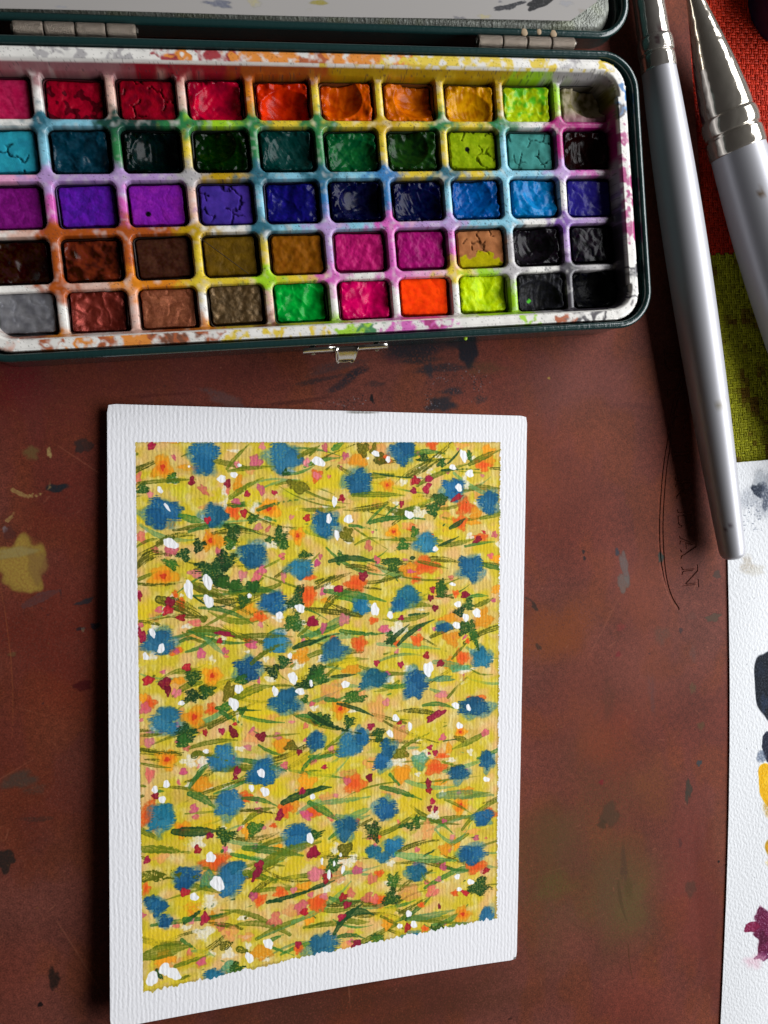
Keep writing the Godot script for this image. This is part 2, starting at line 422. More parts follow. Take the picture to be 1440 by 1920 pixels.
	smear(-113.7,-43,-109,-56.4,-100.7,-57.7,0.19,"7c4038",0.4,0); smear(-122.8,-20.3,-116.1,-22.3,-102.8,-22.9,0.38,"8a5a38",0.5,0.3); smear(90,104.8,98.3,102.5,105.4,102.2,0.38,"a04450",0.6,0.4); smear(113.2,129.4,115.8,133.2,116.9,139,0.38,"c0b0a0",0.6,0.5)
	smear(113,113.2,110.9,116.3,112.5,120.4,0.38,"241410",0.8,0.1); smear(113.1,112.7,116.5,115.6,117.8,114.7,0.266,"241410",0.7,0.1); smear(51.5,37.7,54.5,39.7,56,43.4,0.76,"3a2a22",0.7,0.3); smear(-29.4,-53.3,-17.8,-58.1,1.3,-58,0.266,"4a1c1a",0.5,0.2)
	smear(4.6,-51.2,32.4,-49.1,50.6,-44.1,0.304,"4a2822",0.5,0.2); smear(-27.2,-38.4,-19.3,-41.5,-12.1,-37.3,0.266,"481c18",0.6,0.1); smear(1.6,-60.8,3.6,-51.3,8.9,-55.1,0.285,"3a2020",0.6,0.1); smear(56.4,15.9,78.3,16.2,112.2,20.5,0.95,"5c3a34",0.35,0.4)
	smear(51.9,-34.5,73.4,-34.6,95,-28.4,0.38,"542c28",0.4,0.4); smear(79.7,-2.1,101.9,3.1,111.3,-0.2,0.38,"5c3830",0.4,0.3)
	# fine pale fibres and scratches
	for k in 260:
		var x := rng.randf_range(x0, x1)
		var z := rng.randf_range(z0, z1)
		var a := rng.randf_range(0, PI)
		var l := rng.randf_range(1.0, 5.0) if k > 24 else rng.randf_range(12.0, 40.0)
		var d := Vector2(cos(a), sin(a)) * l
		sweep(x, z, x + d.x * 0.5 + 0.2, z + d.y * 0.5, x + d.x, z + d.y, 0.45, Color("a8684e"), rng.randf_range(0.15, 0.45), 0.0)
	for k in 3600:
		var x := rng.randf_range(x0, x1)
		var z := rng.randf_range(z0, z1)
		var d := Vector2.from_angle(rng.randf_range(0, PI)) * rng.randf_range(0.8, 2.4)
		sweep(x, z, x + d.x * 0.5, z + d.y * 0.5 + 0.15, x + d.x, z + d.y, 0.3, Color(["a4644c", "96583e", "4c2018", "8c5c38"][k % 4]), rng.randf_range(0.12, 0.4), 0.0)
	for q in [[26.0, -47.0, 9.0, 5.0], [40.0, -44.0, 4.0, 5.0], [28.0, -31.0, 6.0, 3.5], [-8.0, -40.0, 8.0, 2.0], [22.0, -38.0, 3.0, 4.0]]:
		for k in 70:
			patch(q[0] + rng.randfn() * q[2] * 0.55, q[1] + rng.randfn() * q[3] * 0.55, rng.randf_range(0.12, 0.3), rng.randf_range(0.1, 0.25), Color("8c8e98" if k % 3 == 0 else "18181e"), rng.randf_range(0.4, 0.9), 0.3)
	for k in 900:
		patch(rng.randf_range(x0, x1), rng.randf_range(z0, z1), rng.randf_range(0.15, 0.5), rng.randf_range(0.15, 0.4), Color(["a06850", "4a2018", "8a5a30", "3a2428"][k % 4]), rng.randf_range(0.2, 0.6), 0.4, 0.3, 0.0, 0.2)
	var m := mat("e7e7e7", 0.66)
	m.metallic_specular = 0.26
	m.albedo_texture = ImageTexture.create_from_image(cv)
	# pressed lettering and double line
	var n := FastNoiseLite.new()
	n.frequency = 0.16
	n.fractal_octaves = 3
	n.seed = 4
	var hi := n.get_image(1900, 2048, false, false, false)
	hi.convert(Image.FORMAT_RF)
	var px := 1900.0 / (x1 - x0)
	var pz := 2048.0 / (z1 - z0)
	var cut := Image.create(int(34 * px), int(160 * pz), false, Image.FORMAT_RF)
	var ox := 104.0
	var oz := -85.0
	var font := SystemFont.new()
	font.font_names = PackedStringArray(["Droid Serif"])
	var letters := {"D": -47.0, "I": -34.8, "C": -23.4, "T": -10.6, "R": 2.4, "E": 14.6, "A": 26.0, "N": 38.3}
	for ch in letters:
		var tm := TextMesh.new()
		tm.text = ch
		tm.font = font
		tm.font_size = 64
		tm.pixel_size = 0.01
		tm.depth = 0.0
		tm.curve_step = 1.0
		var f := tm.get_faces()
		var lo := Vector3(1e9, 1e9, 0)
		var up := -lo
		for p in f:
			lo = lo.min(p)
			up = up.max(p)
		var sc := 7.4 / (up.y - lo.y)
		for t in range(0, f.size(), 3):
			var tri := []
			for q in 3:
				var p: Vector3 = (f[t + q] - (lo + up) * 0.5) * sc
				tri.append(Vector2((121.6 + p.y - ox) * px, (letters[ch] + p.x * 1.25 - oz) * pz))
			fill_triangle(cut, tri[0], tri[1], tri[2])
	var line := [Vector2(128.4, -45.7), Vector2(120.8, -29.6), Vector2(115.9, -13.4), Vector2(113.4, -3.1), Vector2(111.0, 11.3), Vector2(110.0, 21.7), Vector2(110.0, 32.3), Vector2(111.3, 40.9), Vector2(113.3, 46.5), Vector2(115.8, 50.5)]
	var dense := Curve2D.new()
	for k in line.size():
		var before: Vector2 = line[maxi(k - 1, 0)]
		var after: Vector2 = line[mini(k + 1, line.size() - 1)]
		dense.add_point(line[k], (before - after) / 6.0, (after - before) / 6.0)
	var whole := dense.get_baked_length()
	var s := 0.0
	while s < whole:
		var c := dense.sample_baked(s)
		var dir := (dense.sample_baked(minf(s + 0.3, whole)) - dense.sample_baked(maxf(s - 0.3, 0.0))).normalized()
		var gap := 0.75 * clampf((whole - s) / 22.0, 0.0, 1.0)
		for side in [-1, 1]:
			var at: Vector2 = c + dir.orthogonal() * gap * side - Vector2(ox, oz)
			for dz in range(-3, 4):
				for dx in range(-3, 4):
					var qx := int(at.x * px) + dx
					var qz := int(at.y * pz) + dz
					if qx >= 0 and qz >= 0 and qx < cut.get_width() and qz < cut.get_height():
						var d := Vector2((qx + 0.5) / px, (qz + 0.5) / pz).distance_to(at)
						cut.set_pixel(qx, qz, Color(maxf(cut.get_pixel(qx, qz).r, 1.1 - smoothstep(0.12, 0.55, d) * 1.1), 0, 0))
		s += 0.12
	for j in hi.get_height():
		for i in hi.get_width():
			hi.set_pixel(i, j, Color(0.62 + (hi.get_pixel(i, j).r - 0.5) * 0.028, 0, 0))
	var bx := int((ox - x0) * px)
	var bz := int((oz - z0) * pz)
	for j in range(2, cut.get_height() - 2):
		for i in range(2, cut.get_width() - 2):
			var k := (cut.get_pixel(i, j).r * 4.0 + (cut.get_pixel(i - 1, j).r + cut.get_pixel(i + 1, j).r + cut.get_pixel(i, j - 1).r + cut.get_pixel(i, j + 1).r) * 2.0 + cut.get_pixel(i - 2, j).r + cut.get_pixel(i + 2, j).r + cut.get_pixel(i, j - 2).r + cut.get_pixel(i, j + 2).r) / 16.0
			if k > 0.0:
				hi.set_pixel(bx + i, bz + j, Color(hi.get_pixel(bx + i, bz + j).r - 0.6 * smoothstep(0.15, 0.85, k), 0, 0))
	relief(m, ImageTexture.create_from_image(hi), 0.11)
	# the board: a 2 mm sheet with a slightly slanting right edge
	var o := thing("drawing_board", Vector3(0, -2, 0), "reddish brown stained drawing board with pressed lettering under the paint tin", "drawing board")
	part("board_face", surf(40, 40, func(u: float, v: float): return Vector3(lerpf(x0, lerpf(134.5, 138.6, v * 2.0 if v < 0.5 else 1.0), u), 2.0, lerpf(z0, z1, v))), m, o)
	part("board_edge", surf(1, 40, func(u: float, v: float): return Vector3(lerpf(134.5, 138.6, v * 2.0 if v < 0.5 else 1.0), 2.0 - u * 2.0, lerpf(z0, z1, v))), mat("5c2a20", 0.7), o)

func fill_triangle(im: Image, a: Vector2, b: Vector2, c: Vector2) -> void:
	var lo := a.min(b).min(c)
	var hi := a.max(b).max(c)
	var area := (b - a).cross(c - a)
	if absf(area) < 1e-6: return
	for j in range(maxi(0, int(lo.y)), mini(im.get_height(), int(hi.y) + 2)):
		for i in range(maxi(0, int(lo.x)), mini(im.get_width(), int(hi.x) + 2)):
			var p := Vector2(i + 0.5, j + 0.5)
			var u := (b - p).cross(c - p) / area
			var v := (c - p).cross(a - p) / area
			if u >= -0.001 and v >= -0.001 and u + v <= 1.001:
				im.set_pixel(i, j, Color(1, 0, 0))

func make_card() -> void:
	var cw := 148.0
	var ch := 208.68
	canvas(cw, ch, 7.0)
	cv.fill(Color("ebebee"))
	# the taped-off picture: a mottled yellow wash with a bleeding edge
	for j in cv.get_height():
		for i in cv.get_width():
			var x := i / cs
			var z := j / cs
			if bared(x, z): continue
			var west := 8.7 + (z - 12.0) * 0.0095
			var east := 137.3 + (z - 10.0) * 0.0105
			var north := 12.3 - (x - 8.7) * 0.0194
			var south := 198.0 - (x - 8.7) * 0.056
			var a := noise_a.get_noise_2d(x * 0.7, z * 0.9)
			var b := noise_a.get_noise_2d(x * 0.8 + 50.0, z * 0.8 + 20.0)
			var c := Color("dabb60").lerp(Color("d4bd2e"), clampf(0.55 + a * 1.9, 0, 1)).lerp(Color("eab878"), clampf(b * 1.7 - 0.15, 0, 0.8))
			c = c.lerp(Color("f0e2a4"), clampf(noise_b.get_noise_2d(x * 1.3, z * 0.8) * 0.9, 0, 0.5))
			var edge := minf(minf(x - west, east - x), minf(z - north, south - z))
			c = c.darkened(0.16 * (1.0 - smoothstep(0.0, 0.7, edge)))
			cv.set_pixel(i, j, c * (1.0 + 0.06 * noise_b.get_noise_2d(x * 6.0, z * 6.0)))
	taped = true
	# under-painting: loose washes, pale grasses and dabs
	for k in 110:
		poppy(rng.randf_range(9, 138), rng.randf_range(11, 197), rng.randf_range(1.2, 3.6), rng.randf_range(1.0, 2.6), [3, 3, 0, 2][k % 4])
		patch(rng.randf_range(9, 138), rng.randf_range(11, 197), rng.randf_range(1.5, 5.0), rng.randf_range(1.0, 3.0), Color(["d2cc1e", "b4b030", "e2cc2c", "c8a83c"][k % 4]), 0.6, 0.4, 0.4, 0.1, 0.5)
		bare(rng.randf_range(9, 138), rng.randf_range(11, 197), rng.randf_range(0.6, 2.4), rng.randf_range(0.5, 1.6))
		blush(rng.randf_range(9, 138), rng.randf_range(11, 197), rng.randf_range(0.5, 1.5), rng.randf_range(0.5, 1.6))
	for k in 270:
		var a := Vector2(rng.randf_range(9, 134), rng.randf_range(13, 196))
		var d := Vector2.from_angle(rng.randf_range(-0.55, 0.45) + (PI if k % 3 == 0 else 0.0)) * rng.randf_range(8, 25)
		var bow := d.orthogonal() * rng.randf_range(-0.12, 0.12)
		var m := a + d * 0.5 + bow
		stroke(["o", "g", "t", "d", "o", "d"][k % 6], a.x, a.y, m.x, m.y, a.x + d.x, a.y + d.y, rng.randf_range(0.25, 1.5))
	bare(37.3,30,1.3,4.3); bare(53.7,46.7,2.7,1.6); bare(47.3,33.2,2.2,2.2); bare(106.4,36,2.7,2.2); bare(124,24.6,1.6,3.2)
	bare(25.8,120.4,2.7,2.2); bare(57,78.1,2.2,1.6); bare(63,88.8,2.2,2.2); bare(98.7,78.1,3.8,2.2); bare(98,127.4,4.9,1.6)
	bare(108.6,125.3,3.2,2.2); bare(125.7,94.3,3.2,1.3); bare(32,170.2,2.7,2.7); bare(27.8,148.4,3.2,2.2); bare(30.4,180.9,3.2,2.2)
	bare(30.5,121.2,2.2,2.2); bare(38.8,189.4,2.2,2.2); bare(76.2,156.5,1.6,2.2); bare(81.4,162.3,3.2,1.6); bare(73.5,171,1.6,2.2)
	bare(101.6,129.1,2.7,1.3); bare(113.7,148.4,2.2,1.6); bare(97.2,164.8,1.6,1.1)
	sun(46.8,30,3.2,3.2); sun(35.3,30,2.2,2.2); sun(67.2,25,4.3,2.7); sun(12.5,36.8,4.9,3.2); sun(57.4,35.9,6.5,3.2)
	sun(65.6,40.8,4.9,3.2); sun(75,25,5.4,3.8); sun(118.3,41.2,4.3,3.2); sun(93.6,28.2,6.5,3.2); sun(106.3,31.5,3.2,2.2)
	sun(131.7,48.8,3.8,2.7); sun(110.3,63.3,4.9,2.2); sun(47.9,100.5,4.9,4.3); sun(49.5,105.6,4.9,2.7); sun(31.1,89.2,3.2,2.7)
	sun(10.9,68.8,3.2,3.8); sun(63.1,123.2,4.9,3.2); sun(36.2,94.4,3.2,2.7); sun(103.2,66.3,5.9,2.7); sun(105.8,89.9,3.2,2.7)
	sun(128.3,99.7,4.3,3.2); sun(119.1,96.9,3.2,3.2); sun(107.4,117.1,4.9,2.7); sun(71.6,126.8,5.9,2.2); sun(80.4,89.7,4.3,2.2)
	sun(18.1,148.3,7,3.2); sun(20.7,144.3,4.9,2.2); sun(31,142.3,5.9,2.7); sun(62.1,160.4,3.8,3.8); sun(15.5,179.6,5.9,3.2)
	sun(28.3,189.9,5.4,3.2); sun(53.3,131.5,6.5,3.8); sun(49.5,142.7,4.9,2.2); sun(25.7,170.4,4.3,4.3); sun(44.1,154.8,4.3,2.2)
	sun(70.5,131.5,5.4,5.4); sun(104.7,144,4.3,3.2); sun(71.7,156.5,3.8,3.2); sun(84.3,154.6,3.2,2.7); sun(96.2,184,4.3,3.2)
	sun(102.2,191.9,3.2,2.2); sun(107.6,140.2,3.8,2.7)
	poppy(17.3,20.5,3.2,4,1); poppy(32.9,45.1,2.7,3.2,1); poppy(62.6,43.8,2.4,2.7,1); poppy(52.6,34.3,3.8,3.2,1); poppy(17.4,56.9,4.6,3.2,1)
	poppy(69.1,22.9,1.9,2.2,2); poppy(42.3,26,1.6,3.2,0); poppy(65.7,63.8,3,2.4,2); poppy(124.2,33.8,3.2,3.2,2); poppy(122.5,39.5,2.7,2.7,2)
	poppy(128.4,36.1,2.2,2.2,0); poppy(84.4,17.2,3.2,2.7,0); poppy(94.7,26,2.4,2.2,1); poppy(97.2,42.7,2.7,2.2,1); poppy(109,55.3,4.9,3.2,2)
	poppy(83.6,61.5,3.8,2.4,2); poppy(132.9,13.1,2.7,2.2,0); poppy(133.6,16.5,2.2,1.6,0); poppy(103.1,56.4,3.2,2.7,0); poppy(66.2,65.2,3,3.2,2)
	poppy(49.4,71.8,2.7,1.9,2); poppy(33.4,91.5,3.2,3.2,1); poppy(27.4,105.3,3.5,3.8,1); poppy(33.1,103,1.9,1.9,2); poppy(18.5,119,3.5,3.2,1)
	poppy(64.1,86.1,2.7,2.7,0); poppy(22.3,92.4,1.6,1.3,0); poppy(57.6,117.2,3.2,2.7,0); poppy(83.6,60.7,3.2,2.2,2); poppy(84.9,82.9,2.7,3,2)
	poppy(75.5,80.5,1.3,1.1,2); poppy(106.4,82.4,2.2,2.2,2); poppy(132.1,75.3,3.2,3.8,0); poppy(118.2,74.8,3.2,1.6,0); poppy(120.1,82.4,3.2,2.7,0)
	poppy(123.8,89.6,2.7,2.7,2); poppy(82.1,92,3.2,1.6,0); poppy(75.4,99,3.8,3.2,3); poppy(78.2,105.9,3.2,3.2,1); poppy(92,106.8,3.2,4.3,3)
	poppy(100.2,116.6,2.7,3.2,3); poppy(123.7,117.7,2.4,2.2,1); poppy(116.2,104.9,2.7,2.7,3); poppy(114.1,130.5,4.3,2.7,2); poppy(101.6,131.1,3.2,2.7,0)
	poppy(98.7,83.2,1.3,1.3,2); poppy(125.9,83.5,0.8,1.1,2); poppy(121,65.7,1.3,1.3,2); poppy(12.9,137.6,3.5,4.9,2); poppy(23.2,143.6,2.7,3,1)
	poppy(35.1,156.4,4.9,3.2,2); poppy(65.9,131.6,3.2,3.2,0); poppy(29.9,128.7,3.2,2.7,0); poppy(45.2,146.7,1.6,2.7,0); poppy(58.5,140.7,2.4,2.4,2)
	poppy(56.9,170.2,2.4,1.9,2); poppy(69.5,176.2,2.7,2.7,2); poppy(17.5,187.4,3.2,3.2,0); poppy(50.1,190.8,4.3,2.7,0); poppy(39.3,182.3,2.7,2.7,3)
	poppy(63.3,191.8,1.6,1.9,2); poppy(54.4,145.8,1.1,1,2); poppy(101,132,3,3.2,0); poppy(83.5,133.6,3.8,3.5,2); poppy(73.3,138,2.2,2.2,3)
	poppy(124.1,145.9,3,3.5,1); poppy(118.2,161.9,2.2,2.2,0); poppy(130.7,169.9,4.3,2.4,2); poppy(104.5,176.9,4.3,3,3); poppy(70.7,175.8,3.2,3,2)
	poppy(125.7,187.7,3.2,3,1); poppy(96.2,187.5,2.2,2.2,0); poppy(91.8,154.3,1.6,1.3,2); poppy(84.5,147.7,1.1,1.1,2); poppy(111.4,154.1,2.4,3.8,3)
	poppy(77.4,167.5,2.7,2.2,3); poppy(122.4,179.1,1.5,1.3,2); poppy(110.7,191.3,1.5,1.2,2); poppy(109.3,181.9,1.3,1.1,2); poppy(81.1,193.4,2.2,1.9,3)
	blush(9.3,24.4,1.3,2.2); blush(10.5,43.8,1.6,2.4); blush(30.6,27.9,1.2,2.2); blush(41.8,19.1,1.1,1.3); blush(48.1,18.2,2.2,2.2)
	blush(50.2,12.9,1.2,1.3); blush(65.5,18.3,1.3,1.6); blush(49.9,27.6,1.3,2.2); blush(41.5,31.9,1.6,1.1); blush(48.9,40.7,1.6,1.3)
	blush(35.8,49.1,1.6,1.3); blush(19.9,48.3,2.4,1.9); blush(14.9,48,1.3,1.1); blush(28,56.4,2.7,1.6); blush(43.6,57.3,1.6,1.9)
	blush(48.4,57.7,1.6,1.9); blush(50.2,55.5,1.6,1.6); blush(57.2,50.8,1.2,1.3); blush(57.8,58.1,1,1.9); blush(69.5,53.5,1.1,1.3)
	blush(60.4,37.3,1,0.8); blush(9.7,62.7,0.8,1.1); blush(69.4,22.8,1.6,1.3); blush(73.6,23.1,0.8,0.8); blush(91.2,52.8,1.1,1.6)
	blush(88,47.7,1.3,2.2); blush(72.1,13,1.1,1.6); blush(79.4,15.6,1.3,1.3); blush(103.7,57.2,1.6,0.8); blush(134.5,52,1.1,1.2)
	blush(130.6,22.2,1,0.6); blush(101.6,52.9,1.1,0.5); blush(69.6,53.5,1.1,1.3); blush(16.1,68.2,1.3,1.3); blush(10.1,72.9,1,1.1)
	blush(21.6,96.6,1.6,1.6); blush(11.3,101.2,1.9,2.2); blush(29.8,83.8,1.6,1.9); blush(46.8,81.4,2.2,1.5); blush(37.8,83.2,1.3,1.1)
	blush(55.7,114,1.6,1.3); blush(45.5,117.3,1.5,1.1); blush(12.7,112.9,1.6,1.9); blush(24.8,115.8,1.3,1); blush(67.8,103.5,1.1,0.8)
	blush(65.6,111.2,1.1,1); blush(58.2,124.7,1.2,1.5); blush(42,125.4,1.1,1.3); blush(12.9,123.5,1.3,1.6); blush(23.8,123.7,1.3,1.3)
	blush(28,73.1,2.2,1.3); blush(95.1,104.7,1.6,1.3); blush(116.7,119.2,1.3,1.6); blush(133.5,118.7,1.9,1.3); blush(67.8,103.5,0.8,0.8)
	blush(79.2,74,2.2,2.2); blush(95.3,94.2,1.3,0.8); blush(94,77.9,2.2,1.6); blush(116.2,103.1,2.2,1.3); blush(71.9,76.5,1.1,2.2)
	blush(12.9,123.8,1.6,2.4); blush(23.8,123.8,1.3,1.3); blush(27.3,137,1.6,1.6); blush(68.9,165.3,2.7,2.2); blush(47.4,170.2,1.5,1.7)
	blush(55,179.7,2.4,2.7); blush(64.4,176.6,2.4,2.7); blush(29.8,190.7,1.9,1.6); blush(61.6,170,1.3,1.2); blush(26.2,175.9,1.1,1.3)
	blush(66,143.4,2.7,1.6); blush(80.7,132.4,1.6,1.3); blush(117.7,150.9,1.2,0.8); blush(107.3,160.7,1,1.2); blush(117.7,168.4,1.4,1.6)
	blush(115.9,173,1.3,1.1); blush(84.6,165.8,2.2,1.6); blush(69.5,165.3,2.7,2.7); blush(82.4,173.9,1.5,1.9); blush(88.5,176.5,2.2,1.9)
	blush(91.1,177.4,1.9,1.9); blush(113.5,177.4,2.4,2.4); blush(75,145.3,1.3,1.3); blush(130.5,158.7,1.3,1.1); blush(90.2,169.7,2.2,1.9)
	blush(134.5,159.2,0.6,0.5); blush(72.6,173.8,1.5,1.3)
	corn(31.2,16.4,5.1,5.7); corn(57.9,16.5,6.2,5.1); corn(17.5,35.5,6.2,5.1); corn(34.5,36.4,4.3,4); corn(47,50.4,5.4,4.6)
	corn(63.7,55.3,4.6,3.5); corn(100.3,14.2,4.9,4.6); corn(84.5,24.9,5.1,4.9); corn(119.6,27.5,4.9,4); corn(133.2,32.1,4,4.6)
	corn(72.3,39.8,5.1,4.6); corn(109.2,46.8,4.3,4); corn(127,56.5,5.1,4.9); corn(54.3,67.3,5.1,4); corn(55.4,81.3,4.6,4)
	corn(16.3,79.4,5.7,4.6); corn(45.7,89.5,5.1,4); corn(58.1,101.8,5.7,4.6); corn(18.2,105.9,5.4,4.9); corn(36.7,119.8,4.9,4.6)
	corn(50.6,127.1,5.4,4.9); corn(102.1,66.3,5.1,4); corn(99.8,69.6,3.2,2.4); corn(85.9,69.5,3.2,3.5); corn(117,78.2,3.2,1.9)
	corn(75.6,84.7,5.1,4); corn(89.6,95.9,5.4,3.8); corn(106,99.1,4.9,5.7); corn(131.8,90.5,4.3,3.8); corn(129,108.6,6.7,4)
	corn(69.6,117,3.2,3.8); corn(81.1,119.7,4.6,4.9); corn(86.3,117.2,2.7,3.8); corn(95.6,122,3,3.8); corn(93.3,126.4,3.5,3)
	corn(134.3,129.1,3,4); corn(123.3,133.3,4.3,3); corn(39.4,136.4,5.1,4.9); corn(16.6,139,4.6,5.1); corn(24.7,160.5,5.1,4)
	corn(39.9,163.6,4.9,5.9); corn(41.5,158.9,3.2,2.2); corn(13,167.4,2.7,2.4); corn(15.5,169.4,3,3.2); corn(17.5,174.5,2.7,2.4)
	corn(62.7,150.4,5.7,4.3); corn(33.5,196.3,3.8,2.4); corn(95.2,144.2,4.6,4.3); corn(80.2,149.8,4.3,4.6); corn(98.3,158.5,4,3.3)
	corn(90.7,159.3,3,2.4); corn(94.2,162.1,3,2.1); corn(133.4,150.9,4.6,3.2); corn(129.3,164.9,5.9,3.8); corn(107.1,169.2,4,3.5)
	corn(105.9,194.5,4,2.3); corn(72.7,192.4,5.9,5.4); corn(135.7,190.5,3.2,4.6)
	mint(116.1,97.3,4.9,1.2); mint(108.1,127.6,3.2,3.2); mint(122.7,93.6,4.3,1.3); mint(32,162,2.7,3.2); mint(38.8,194.1,2.2,2.4)
	moss(62.8,26.7,3.8,2.2); moss(85.8,13.3,2.2,2.4); moss(89.5,13,1,2.2); moss(91.8,16.6,2.2,2.2); moss(80.1,43.7,2.4,2.7)
	moss(38.9,97.2,1.9,3.2); moss(60.4,118,2.2,1.9); moss(100.9,124.1,2.7,2.2); moss(123.7,120.3,2.4,1.1); moss(80.2,157.5,2.7,2.4)
	leaf(20.5,24.3,2.2,1.9); leaf(11,27.5,2.7,1.9); leaf(40.5,42.2,3,2.4); leaf(39.4,46,2.7,2.2); leaf(29.1,46.6,2.2,2.4)
	leaf(24.2,50,2.4,2.2); leaf(19.9,52.8,3,1.6); leaf(34.2,55.5,5.9,4.9); leaf(38.4,51.8,3.2,3.2); leaf(36.8,59.2,3.2,2.2)
	leaf(41,60.7,2.7,1.9); leaf(47.3,61.4,2.4,1.9); leaf(47.3,37.7,2.4,1.6); leaf(56.4,43.5,2.7,2.7); leaf(57.5,46.7,2.4,1.9)
	leaf(52.6,45,1.6,1.1); leaf(65.1,50.4,2.4,1.3); leaf(58.5,21.9,1.6,1.3); leaf(114.6,30.9,3,2.4); leaf(112,34.6,2.7,2.7)
	leaf(105,42.8,1.9,1.9); leaf(100.7,47.6,2.7,2.2); leaf(97,54.5,3.8,2.7); leaf(98.5,59.6,0.6,1.1); leaf(115.6,62.9,1.9,2.4)
	leaf(108.5,16.3,2.7,1.6); leaf(115,17.9,1.9,1.6); leaf(125.4,15.2,1.3,2.2); leaf(77.9,52,2.2,2.2); leaf(37.3,59.6,2.7,2.2)
	leaf(41,60.7,2.4,1.9); leaf(47.3,60.9,2.4,1.9); leaf(43.9,65.9,2.4,2.2); leaf(62.4,66.2,2.7,4.9); leaf(61.3,74.4,3.8,3.2)
	leaf(26.9,91.4,3.2,2.7); leaf(31.6,96.8,3,2.4); leaf(26.9,98.1,3.2,2.2); leaf(43.3,93.4,2.4,1.9); leaf(54.3,91.1,2.7,2.4)
	leaf(58.1,88,2.7,2.2); leaf(68.5,92.4,2.7,2.7); leaf(65.8,96.2,3.2,2.2); leaf(37.3,102.5,2.7,1.6); leaf(24.8,110.7,3.8,3.2)
	leaf(23.8,113.3,2.7,2.7); leaf(65.3,101.7,1.3,1.9); leaf(69.7,108.7,2.2,2.2); leaf(43.6,104,2.2,1.3); leaf(115.3,64.1,2.2,3.5)
	leaf(126,69.9,2.4,2.2); leaf(122.4,72.6,2.2,1.9); leaf(127.9,80.4,1.9,5.4); leaf(124.3,79.1,2.2,2.4); leaf(70.3,93.6,3.8,3.2)
	leaf(72.6,110,3.2,2.2); leaf(81.4,110.9,2.4,2.2); leaf(83.3,102.3,4.9,2.2); leaf(96.4,81.4,2.2,2.4); leaf(92.1,116.5,2.2,2.7)
	leaf(38.3,147.5,3.8,2.7); leaf(47.6,146.1,3,2.4); leaf(41.5,195.4,2.7,2.4); leaf(15.4,192.5,1.1,2.4); leaf(90.6,151.8,3,3.8)
	leaf(69.4,150.9,2.7,1.9); leaf(104.2,151.5,2.4,1.3); leaf(107.1,150.4,1.6,2.7); leaf(98.4,171.4,2.7,3.2); leaf(97.6,177.7,3.5,3.2)
	leaf(132,177.9,4.6,3.5); leaf(75.7,162.7,3.2,2.7); leaf(115.9,192.4,2.7,2.7); leaf(119.9,195,2.2,1.6); leaf(92.1,194,4,3.5)
	leaf(101.2,151.2,1.3,0.8)
	stroke("o",9.1,16.2,16,14.3,34.3,16.8,1.08); stroke("o",38.9,21.5,46.8,20.4,54.7,19.8,0.86); stroke("o",38.4,20.7,41.5,16.7,45.7,12.4,0.97); stroke("o",39.7,30.5,44.1,27.3,50.5,23.8,1.73); stroke("o",8.6,26,18.5,24.9,28.1,24.5,0.86)
	stroke("g",23,36.6,27,37.9,31.1,38.7,1.62); stroke("g",48.9,34.8,57.4,32.1,68.3,31,1.29); stroke("g",51.5,37.5,57.4,39.1,66.1,39.7,1.29); stroke("o",9,46.9,13,44.8,17.4,44.4,0.54); stroke("d",9.2,53.3,13.4,49.8,19.9,49.9,2.27)
	stroke("o",8.9,59.3,15.9,59,25,57.9,0.76); stroke("o",62.8,16.4,66.6,14.2,70.1,12.5,1.19); stroke("o",26.5,59.5,32.1,61.8,37.8,64.6,1.62); stroke("o",51,54.7,54.8,52.9,58,51.1,0.54); stroke("o",8.6,30.3,18.5,29.5,30.1,31.1,0.43)
	stroke("d",102.2,22.6,112,16.8,119,9.7,2.16); stroke("k",89.5,21.6,100.4,23.1,112.1,23.3,0.43); stroke("k",117.4,17.9,119.7,15.6,122.1,12.7,0.54); stroke("o",125.7,18.1,131.7,15.1,137.2,12.8,1.51); stroke("k",115,20.5,121.6,20,129.4,20,0.76)
	stroke("o",82.2,29.6,91.9,29.3,101.1,29.6,1.40); stroke("o",82.3,39,86.2,35.4,95.9,31.5,0.54); stroke("g",87.4,39.6,90.8,36,94.8,32.7,0.54); stroke("g",94.2,37.1,97.1,34.3,100,32.4,0.43); stroke("g",88.5,39.3,97.7,37.7,108.8,38.3,1.62)
	stroke("g",81.2,40.4,89.1,41.6,98.3,45,1.08); stroke("o",82.9,41.5,89.2,45.5,94.9,48.9,0.54); stroke("k",115.9,40.6,119.4,37.2,124.8,32.1,0.54); stroke("k",118.6,41.5,121.3,40.1,124.2,38.1,1.29); stroke("k",104.2,52.4,110.7,50.2,124.4,48.1,1.62)
	stroke("g",124.4,48.4,129.8,47.3,135.9,46.8,0.76); stroke("k",114.2,48,117.8,46.6,121.9,44.7,0.76); stroke("k",74,53,82.4,52,90.9,53.6,1.40); stroke("d",80.2,54.8,85.3,55.4,91,56.7,1.40); stroke("d",69.3,60.3,72.9,59.1,78.5,57.8,1.51)
	stroke("o",106.6,53.6,111.9,54.8,117.9,56.4,0.97); stroke("o",100.8,59.1,110.2,60.5,119.8,60.1,0.43); stroke("o",72.7,20.6,76,17.3,78.8,11.3,0.76); stroke("g",74.9,13.5,76.6,12.4,78.5,11.3,1.40); stroke("o",66.7,15.8,68.8,13.6,70.5,12,0.65)
	stroke("d",8.9,59.1,16.9,59.8,26,58.7,0.86); stroke("o",26.5,60.3,32.1,63.1,40.4,65.5,1.83); stroke("k",26,62.7,35.2,67.8,45.7,63.3,0.65); stroke("d",15.9,64.7,23.9,67.6,31.1,72.4,2.97); stroke("o",30.6,72.1,35.2,69.1,50,70.7,2.59)
